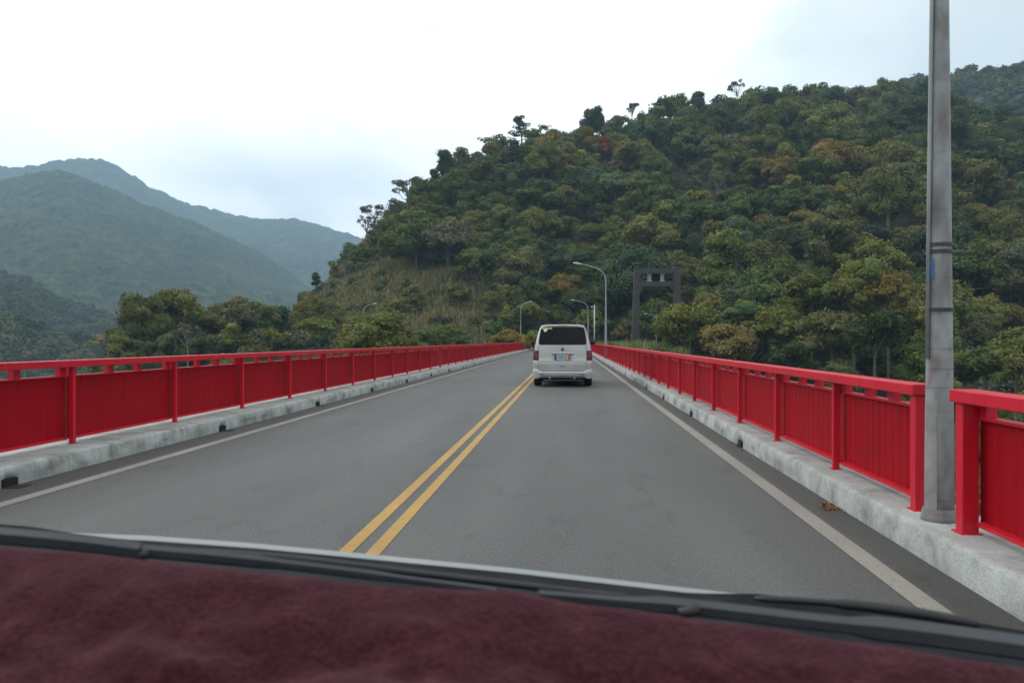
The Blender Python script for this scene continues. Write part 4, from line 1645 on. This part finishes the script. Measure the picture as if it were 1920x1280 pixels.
for tdd in ALL:
    occ.setdefault((int(tdd['x'] // cell), int(tdd['y'] // cell)), []).append((tdd['x'], tdd['y'], tdd['R']))
PORT = P(1225, 600, 152)
LM = [(t_['u'], t_['v'], t_['zc'], t_['R'] / t_['zc'] * F) for t_ in ALL]
LM.append((1226, 565, 151, 75))
tries = 0
while tries < 15000:
    tries += 1
    u = rng.uniform(150, 2080)
    a = az(u)
    rf = float(itp(u, T_RF)); rs_ = float(itp(u, T_RS))
    r0, r1 = rf - 14, rs_ + 5
    r = math.sqrt(rng.uniform(r0 * r0, r1 * r1))
    x, y = r * math.sin(a), r * math.cos(a)
    if u > 560 and u < 1240 and r < rf + 6: continue
    Rad = rng.choice((2.4, 3.2, 4.0, 4.8, 5.6, 6.4, 7.4)) * rng.uniform(.9, 1.15)
    if r > rs_ - 18: Rad *= .78
    if u < 720 and r > rs_ - 30: Rad *= .6
    if 515 < u < 655 and r > rs_ - 22 and rng.random() < .85: continue
    if not free(x, y, Rad): continue
    z = hz(x, y)
    uu, vv, zc = project(x, y, z + Rad)
    if (x - PORT.x) ** 2 + (y - PORT.y) ** 2 < 49 or (abs(x - 8) < 9 and y < 166 and y > 140): continue
    if grassy(uu, vv) and float(fbm(np.array([x / 13]), np.array([y / 13]), 2)[0]) > .33: continue
    rp = Rad / zc * F
    if any(zc < zl + 2 and (uu - ul) ** 2 + (vv - vl) ** 2 < (.62 * rl + .8 * rp) ** 2 for ul, vl, zl, rl in LM): continue
    # colour zones: patches of similar trees
    pn = float(fbm(np.array([x / 38 + 9.0]), np.array([y / 38 + z / 60]), 3)[0]) + rng.gauss(0, .10)
    if pn < .40: colr = rng.choice(('dark green', 'dark green', 'blue green', 'green'))
    elif pn < .50: colr = rng.choice(('dark green', 'green', 'olive', 'green'))
    elif pn < .60: colr = rng.choice(('olive', 'olive', 'olive brown', 'yellow olive', 'green'))
    else: colr = rng.choice(('yellow olive', 'olive', 'olive brown', 'olive', 'grey brown', 'green'))
    q = rng.random()
    if q < .015: colr = 'golden'
    elif q < .019: colr = 'orange brown'
    elif q < .055: colr = 'pale green'
    if colr == 'grey brown': kind = 'sparse' if rng.random() < .35 else 'broad'
    else: kind = rng.choice(('broad', 'broad', 'broad', 'flat', 'tall') if colr != 'blue green' else ('broad', 'tall', 'flat'))
    if r > rs_ - 14 and rng.random() < .12: kind = 'sparse'
    if r > rs_ - 14 and rng.random() < .12: kind = 'pine'
    occ.setdefault((int(x // cell), int(y // cell)), []).append((x, y, Rad))
    put(x, y, Rad, kind, colr)

land = ALL[:n_land]
rest = sorted(ALL[n_land:], key=lambda d: -(d['R'] / d['zc']) * (1 if -20 < d['u'] < 1940 else .01))
indiv = land + rest[:300 - n_land]
mass = rest[300 - n_land:]


# labels: where a tree shows against things one can find in the photo
def zone(u):
    Z_ = [(300, 'at the left spur end'), (520, 'on the wooded spur'), (680, 'at the left hill foot'),
          (830, 'on the left shoulder of the hill'), (990, 'up the slope left of the van'), (1120, 'up the slope above the van'),
          (1190, 'between lamp and portal'), (1290, 'straight above the portal'), (1420, 'right of the portal'),
          (1560, 'on the middle right hillside'), (1730, 'left of the thick lamp post'), (1800, 'behind the thick lamp post'), (9999, 'right of the thick lamp post')]
    for a, b_ in Z_:
        if u < a: return b_


def band(v, u):
    rail = 640 + (max(0, u - 1117) * .123 if u > 1060 else (1066 - u) * .036)
    top_ = float(itp(u, T_Y))
    f = (rail - v) / max(30, rail - top_)
    if f < .18: return 'just above railing,'
    if f < .36: return 'low down,'
    if f < .6: return 'mid height,'
    if f < .85: return 'high up,'
    return 'at the skyline,'


SH = {'broad': 'rounded', 'flat': 'spreading', 'tall': 'upright', 'sparse': 'thin', 'pine': 'pine-like'}
cells_ = {}
for d in indiv:
    if d['label']: continue
    d['w'] = '%s %s tree' % (SH[d['kind']], d['col'])
    d['pl'] = '%s %s' % (band(d['v'], d['u']), zone(d['u']))
    cells_.setdefault((d['w'], d['pl']), []).append(d)
ORD = ['leftmost', 'second from left', 'third from left', 'fourth from left', 'fifth from left', 'sixth from left', 'seventh from left', 'eighth from left', 'ninth from left']
for (w, p_), ds in cells_.items():
    ds.sort(key=lambda d: d['u'])
    for k, d in enumerate(ds):
        if len(ds) == 1: d['label'] = '%s %s' % (w, p_)
        elif len(ds) == 2: d['label'] = '%s %s %s' % (w, p_, ('left one', 'right one')[k])
        else: d['label'] = '%s %s %s' % (w, p_, ORD[min(k, 8)])


for d in indiv:
    d['label'] = d['label'].replace(' crown ', ' tree ') if 0 else d['label']
    if len(d['label'].split()) > 16: d['label'] = d['label'].replace(' just above railing,', ' above railing,').replace(' the ', ' ')


def colour_of(d):
    c = [q * k_ for q, k_ in zip(PAL[d['col']], (1.0, 1.06, .74))]
    j1, j2 = d['jit']
    return (c[0] * j1 * (1 + .12 * (j2 - 1)), c[1] * j1, c[2] * j1 * j2)


for d in indiv:
    cm, tm, _ = TEMPL[d['kind']][d['t'] % len(TEMPL[d['kind']])]
    root = empty('tree', (d['x'], d['y'], d['z']), d['rz'])
    tl = .07 if d['dz'] < 1 else .0
    root.rotation_euler = (rng.gauss(0, 1) * tl, rng.gauss(0, 1) * tl, d['rz'])
    root.scale = (d['R'] * rng.uniform(.85, 1.15), d['R'] * rng.uniform(.85, 1.15), d['R'] * rng.uniform(.85, 1.12))
    tag(root, d['label'], 'tree', 'trees on the near hillside')
    a = objm('trunk', tm, root)
    b_ = objm('crown', cm, root)
    c = colour_of(d)
    b_.color = (*c, 1)
    if d['dz'] > 0:
        b_.location = (0, 0, d['dz'])
        a.location = (0, 0, d['dz'])

# the remaining trees of the same wood, one mass
acc = []


def add_inst(parts, x, y, z, sx, sz, rz, c):
    ca, sa = math.cos(rz), math.sin(rz)
    Rm = np.array([[ca, -sa, 0], [sa, ca, 0], [0, 0, 1]])
    for V, Fq, tn in parts:
        v = (V * np.array([sx, sx, sz])) @ Rm.T + np.array([x, y, z])
        t = (tn if tn is not None else np.full((len(Fq), 3), .85)) * np.array(c)
        acc.append((v, Fq, t))


for d in mass:
    lp = TEMPL[d['kind']][d['t'] % len(TEMPL[d['kind']])][2]
    add_inst(lp, d['x'], d['y'], d['z'], d['R'], d['R'] * rng.uniform(.8, 1.15), d['rz'], colour_of(d))
# trees on the second ridge behind and on the low dark ridge at far left
from mathutils.bvhtree import BVHTree
sc3 = [crown_geo(700 + k, ('broad', 'flat', 'broad')[k], 260, .17, core=True, ncore=5)[0] for k in range(3)]


def ridge_trees(ob, u0, u1, r0, r1, count, pal, dark=1.0):
    bv = BVHTree.FromPolygons([v.co for v in ob.data.vertices], [p.vertices for p in ob.data.polygons])
    k = 0; guard = 0
    while k < count and guard < count * 6:
        guard += 1
        u = rng.uniform(u0, u1)
        a = az(u)
        r = math.sqrt(rng.uniform(r0 * r0, r1 * r1))
        x, y = r * math.sin(a), r * math.cos(a)
        h = bv.ray_cast(Vector((x, y, 2000)), Vector((0, 0, -1)))
        if h[0] is None: continue
        s_ = rng.uniform(3.2, 6.8)
        c = PAL[rng.choice(pal)]
        j = rng.uniform(.8, 1.2) * dark
        add_inst(sc3[k % 3], x, y, h[0].z - .6 * s_, s_, s_ * rng.uniform(.85, 1.2), rng.random() * 6.28, tuple(q * j for q in c))
        k += 1


ob_ = [o for o in bpy.data.objects if o.name.startswith('ridge')]
ob_.sort(key=lambda o: o.name)
pal_ = ('dark green', 'green', 'olive', 'blue green', 'green', 'yellow olive', 'olive brown')
ridge_trees(ob_[1], 1640, 2120, 560, 775, 900, pal_)
ridge_trees(ob_[2], -60, 330, 440, 575, 700, ('dark green', 'green', 'blue green', 'olive', 'dark green'))
ridge_trees(ob_[0], -60, 330, 700, 965, 1100, ('dark green', 'green', 'blue green', 'olive', 'dark green'))

fo = objm('forest', tri_to_mesh('forest', acc, M['leaf_stuff']))
tag(fo, 'dense mixed green and olive forest filling the upper hillside', 'forest', kind='stuff')

# low scrub between the trees
acc = []
scr = [crown_geo(900 + k, 'broad', 320, .14, core=True, ncore=3)[0] for k in range(4)]
cnt = 0
while cnt < 3600:
    u = rng.uniform(150, 2080)
    a = az(u)
    rf = float(itp(u, T_RF)); rs_ = float(itp(u, T_RS))
    r = math.sqrt(rng.uniform((rf - 12) ** 2, (rs_ + 2) ** 2))
    x, y = r * math.sin(a), r * math.cos(a)
    if abs(x - 2) < 22 and y < 168: continue
    if -60 < x < 16 and 146 < y < 160: continue
    z = hz(x, y)
    uu, vv, zc = project(x, y, z + 1)
    if grassy(uu, vv) and rng.random() < .8: continue
    s_ = rng.uniform(1.1, 2.4)
    c = PAL[rng.choice(('dark green', 'green', 'olive', 'olive brown', 'grey brown', 'dark green'))]
    j = rng.uniform(.75, 1.15)
    add_inst([scr[cnt % 4][i] for i in range(len(scr[cnt % 4]))], x, y, z - .55 * s_, s_, s_, rng.random() * 6.28, tuple(q * j for q in c))
    cnt += 1
so_ = objm('undergrowth', tri_to_mesh('undergrowth', acc, M['leaf_stuff']))
tag(so_, 'low scrub and bushes between the trees on the hillside', 'bushes', kind='stuff')


# ---- tall grass
def tufts(name, label, spots, blades, hgt, cols, width=.10, droop=.5):
    rs = np.random.RandomState(len(spots))
    Vs, Ts = [], []
    for (x, y, z, s) in spots:
        n = blades
        a = rs.rand(n) * 2 * np.pi
        lean = rs.rand(n) * droop
        h = hgt * s * (.55 + .6 * rs.rand(n))
        bx = x + rs.normal(size=n) * .35 * s; by = y + rs.normal(size=n) * .35 * s
        dx, dy = np.cos(a), np.sin(a)
        w = width * s * (.6 + .8 * rs.rand(n))
        a2 = rs.rand(n) * 2 * np.pi
        wx, wy = np.cos(a2) * w, np.sin(a2) * w
        z0 = z - .1
        p0 = np.stack([bx - wx, by - wy, 0 * bx + z0], -1); p1 = np.stack([bx + wx, by + wy, 0 * bx + z0], -1)
        m0 = np.stack([bx + dx * lean * h * .35 + wx * .8, by + dy * lean * h * .35 + wy * .8, z0 + h * .65], -1)
        m1 = np.stack([bx + dx * lean * h * .35 - wx * .8, by + dy * lean * h * .35 - wy * .8, z0 + h * .65], -1)
        e = np.stack([bx + dx * lean * h, by + dy * lean * h, z0 + h * (1 - .25 * lean)], -1)
        Vs.append(np.stack([p0, p1, m0, m1], 1)); Vs.append(np.stack([m1, m0, e, e + np.array([.01, .01, 0])], 1))
        c = np.array(cols)[rs.randint(len(cols), size=n)] * (.7 + .6 * rs.rand(n))[:, None]
        Ts.append(c); Ts.append(c)
    q = np.concatenate(Vs).reshape(-1, 3)
    me = npmesh(name, q, np.arange(len(q)).reshape(-1, 4), M['leaf_stuff'], col=np.concatenate(Ts))
    o = objm(name, me)
    tag(o, label, 'grass', kind='stuff')


spots = []
while len(spots) < 7000:
    u = rng.uniform(500, 960)
    a = az(u)
    rf = float(itp(u, T_RF)); rs_ = float(itp(u, T_RS))
    r = math.sqrt(rng.uniform((rf - 2) ** 2, (rs_) ** 2))
    x, y = r * math.sin(a), r * math.cos(a)
    z = hz(x, y)
    uu, vv, zc = project(x, y, z + 1)
    if not grassy(uu, vv) and rng.random() > .12: continue
    if -60 < x < 16 and 144 < y < 162: continue
    spots.append((x, y, z, rng.uniform(.6, 1.25)))
tufts('tall_grass', 'tall dry olive grass covering the left slope of the hill', spots, 12, 2.3,
      [(.20, .185, .075), (.25, .21, .095), (.15, .165, .06), (.30, .25, .14), (.11, .13, .045), (.20, .145, .08)])
spots = []
while len(spots) < 1500:      # pale dry grass on the left edge of the slope
    u = rng.uniform(505, 690)
    a = az(u)
    rs_ = float(itp(u, T_RS))
    r = rng.uniform(rs_ - 20, rs_ + 3)
    x, y = r * math.sin(a), r * math.cos(a)
    spots.append((x, y, hz(x, y), rng.uniform(.7, 1.3)))
tufts('dry_grass', 'pale tan dry grass along the left edge of the hill below the far mountain', spots, 10, 1.5,
      [(.34, .24, .13), (.26, .20, .11), (.20, .17, .09), (.12, .12, .06)])
spots = []
while len(spots) < 170:       # reeds beside the end of the right railing
    px = rng.uniform(1168, 1292)
    Zc = rng.uniform(112, 126)
    p = P(px, 638, Zc)
    spots.append((p.x, p.y, max(hz(p.x, p.y), -1.2) - .1, rng.uniform(.7, 1.15) * (1.25 if px < 1240 else .85)))
tufts('reeds', 'bright green arching reeds behind the right railing at the foot of the portal', spots, 26, 2.3,
      [(.14, .18, .05), (.20, .23, .08), (.08, .13, .04), (.26, .27, .13)], .05, .9)
spots = []
while len(spots) < 260:
    px = rng.uniform(1110, 1200)
    p = P(px, 638, rng.uniform(134, 141))
    spots.append((p.x, p.y, -.1, rng.uniform(.7, 1.0)))
tufts('roadside_grass', 'yellow green strip of grass where the right railing ends', spots, 22, 1.75,
      [(.22, .22, .05), (.16, .18, .05), (.12, .11, .04)], .06, .6)
# bank that carries the reeds and the grass
bk = MB()
rows = []
for Zc in (96, 104, 112, 126, 142, 150):
    rows.append([Vector((p.x, p.y, (-1.25 if 108 < Zc < 130 else -.14 if Zc > 130 else -9))) for p in [P(q, 638, Zc) for q in np.linspace(1118, 1330, 12)]])
bk.grid(rows)
tag(bk.build('bank', M['hill']), kind='structure')

# ------------------------------------------------------------------ old suspension-bridge portal
pt = empty('portal', (*P(1226, 638, 152)[:2], -.6))
tag(pt, 'old dark concrete suspension bridge portal with two legs and stubby pillars at the hill foot', 'portal')
sc = 152 / F
zpt = lambda v: EYE + (638 - v) * sc + .6
xpt = lambda u: (u - 1226) * sc
for (a0, a1, b0, b1, v0, v1) in ((1184, 1199, 1189, 1199, 652, 497), (1263, 1279, 1263, 1273, 652, 498)):
    m = MB()
    m.grid([[(xpt(a0), -.9, 0), (xpt(a1), -.9, 0), (xpt(a1), .9, 0), (xpt(a0), .9, 0)], [(xpt(b0), -.7, zpt(v1)), (xpt(b1), -.7, zpt(v1)), (xpt(b1), .7, zpt(v1)), (xpt(b0), .7, zpt(v1))]], close=True)
    m.f.append((4, 5, 6, 7))
    m.build('leg', M['concrete'], pt, bevel=.05)
    MB().box(xpt(b0) - .25, xpt(b1) + .25, -.9, .9, zpt(v1), zpt(v1) + .45).build('saddle_block', M['concrete'], pt, bevel=.05)
MB().box(xpt(1199), xpt(1263), -.55, .55, zpt(513), zpt(504)).build('beam', M['concrete'], pt, bevel=.04)
m = MB()
m.box(xpt(1199), xpt(1263), -.6, .6, zpt(537.5), zpt(528))
m.build('beam', M['concrete'], pt, bevel=.04)
for s, u in ((1, 1199), (-1, 1263)):
    m = MB()
    x0 = xpt(u)
    vs = [(x0, zpt(537.5)), (x0 + s * 1.0, zpt(537.5)), (x0, zpt(550))]
    m.add([(x, y, z) for y in (-.5, .5) for x, z in vs], [(0, 1, 2), (3, 5, 4), (0, 3, 4, 1), (1, 4, 5, 2), (2, 5, 3, 0)])
    m.build('haunch', M['concrete'], pt)
M['concrete_pale'] = mat('pale_concrete', (.24, .235, .21), .9, noise=(1.5, (.13, .13, .11), .4, .65))
for u in (1217.5, 1241.5):
    m = MB()
    rows = []
    for v, w in ((528, .48), (525, .36), (518, .33), (514.5, .42), (513, .5)):
        rows.append([(xpt(u) + w * a, w * b_ * .9, zpt(v)) for a, b_ in ((-1, -1), (1, -1), (1, 1), (-1, 1))])
    m.grid(rows, close=True)
    m.build('stub_pillar', M['concrete_pale'], pt)
# low masonry wall and pale blocks at its foot
wl = MB().box(-4.4, 4.5, -.35, .35, 0, 1.9)
o = wl.build('wall', M['concrete'], None, bevel=.03)
p = P(1252, 638, 142)
o.location = (p.x, p.y, -.9)
tag(o, 'low dark concrete wall behind the reeds right of the portal leg', 'wall')

# dead leaves gathered in the right gutter
rs = np.random.RandomState(3)
pos = []
for cx, cy, n, sx, sy in ((2.33, 7.3, 70, .035, .09), (2.38, 11.6, 16, .02, .2), (2.38, 16.4, 12, .02, .15)):
    pos.append(np.stack([cx + rs.normal(size=n) * sx, cy + rs.normal(size=n) * sy, .008 + .018 * rs.rand(n)], -1))
pos = np.concatenate(pos)
pos[:, 0] = np.minimum(pos[:, 0], 2.40)
q = leaf_quads(rs, pos, rs.normal(size=(len(pos), 3)) * .5 + np.array([0, 0, 1]), .019)
c = np.array([(.22, .09, .04), (.16, .07, .035), (.28, .15, .07)])[rs.randint(3, size=len(pos))]
me = npmesh('dead_leaves', q.reshape(-1, 3), np.arange(len(pos) * 4).reshape(-1, 4), M['leaf_stuff'], col=c)
tag(objm('dead_leaves', me), 'small drift of brown dead leaves against the right kerb', 'leaves', kind='stuff')

# ------------------------------------------------------------------ haze
hb = MB().box(-4750, 4750, -4750, 4750, -39.2, 900)
hm = bpy.data.materials.new('haze')
hm.use_nodes = True
ht = hm.node_tree
ht.nodes.clear()
pv = N(ht, 'ShaderNodeVolumePrincipled')
pv.inputs['Color'].default_value = (.50, .75, .98, 1)
pv.inputs['Density'].default_value = 2.6e-4
pv.inputs['Anisotropy'].default_value = 0.0
ho_ = N(ht, 'ShaderNodeOutputMaterial')
ht.links.new(pv.outputs[0], ho_.inputs['Volume'])
hz_o = hb.build('haze', hm)
tag(hz_o, kind='stuff')
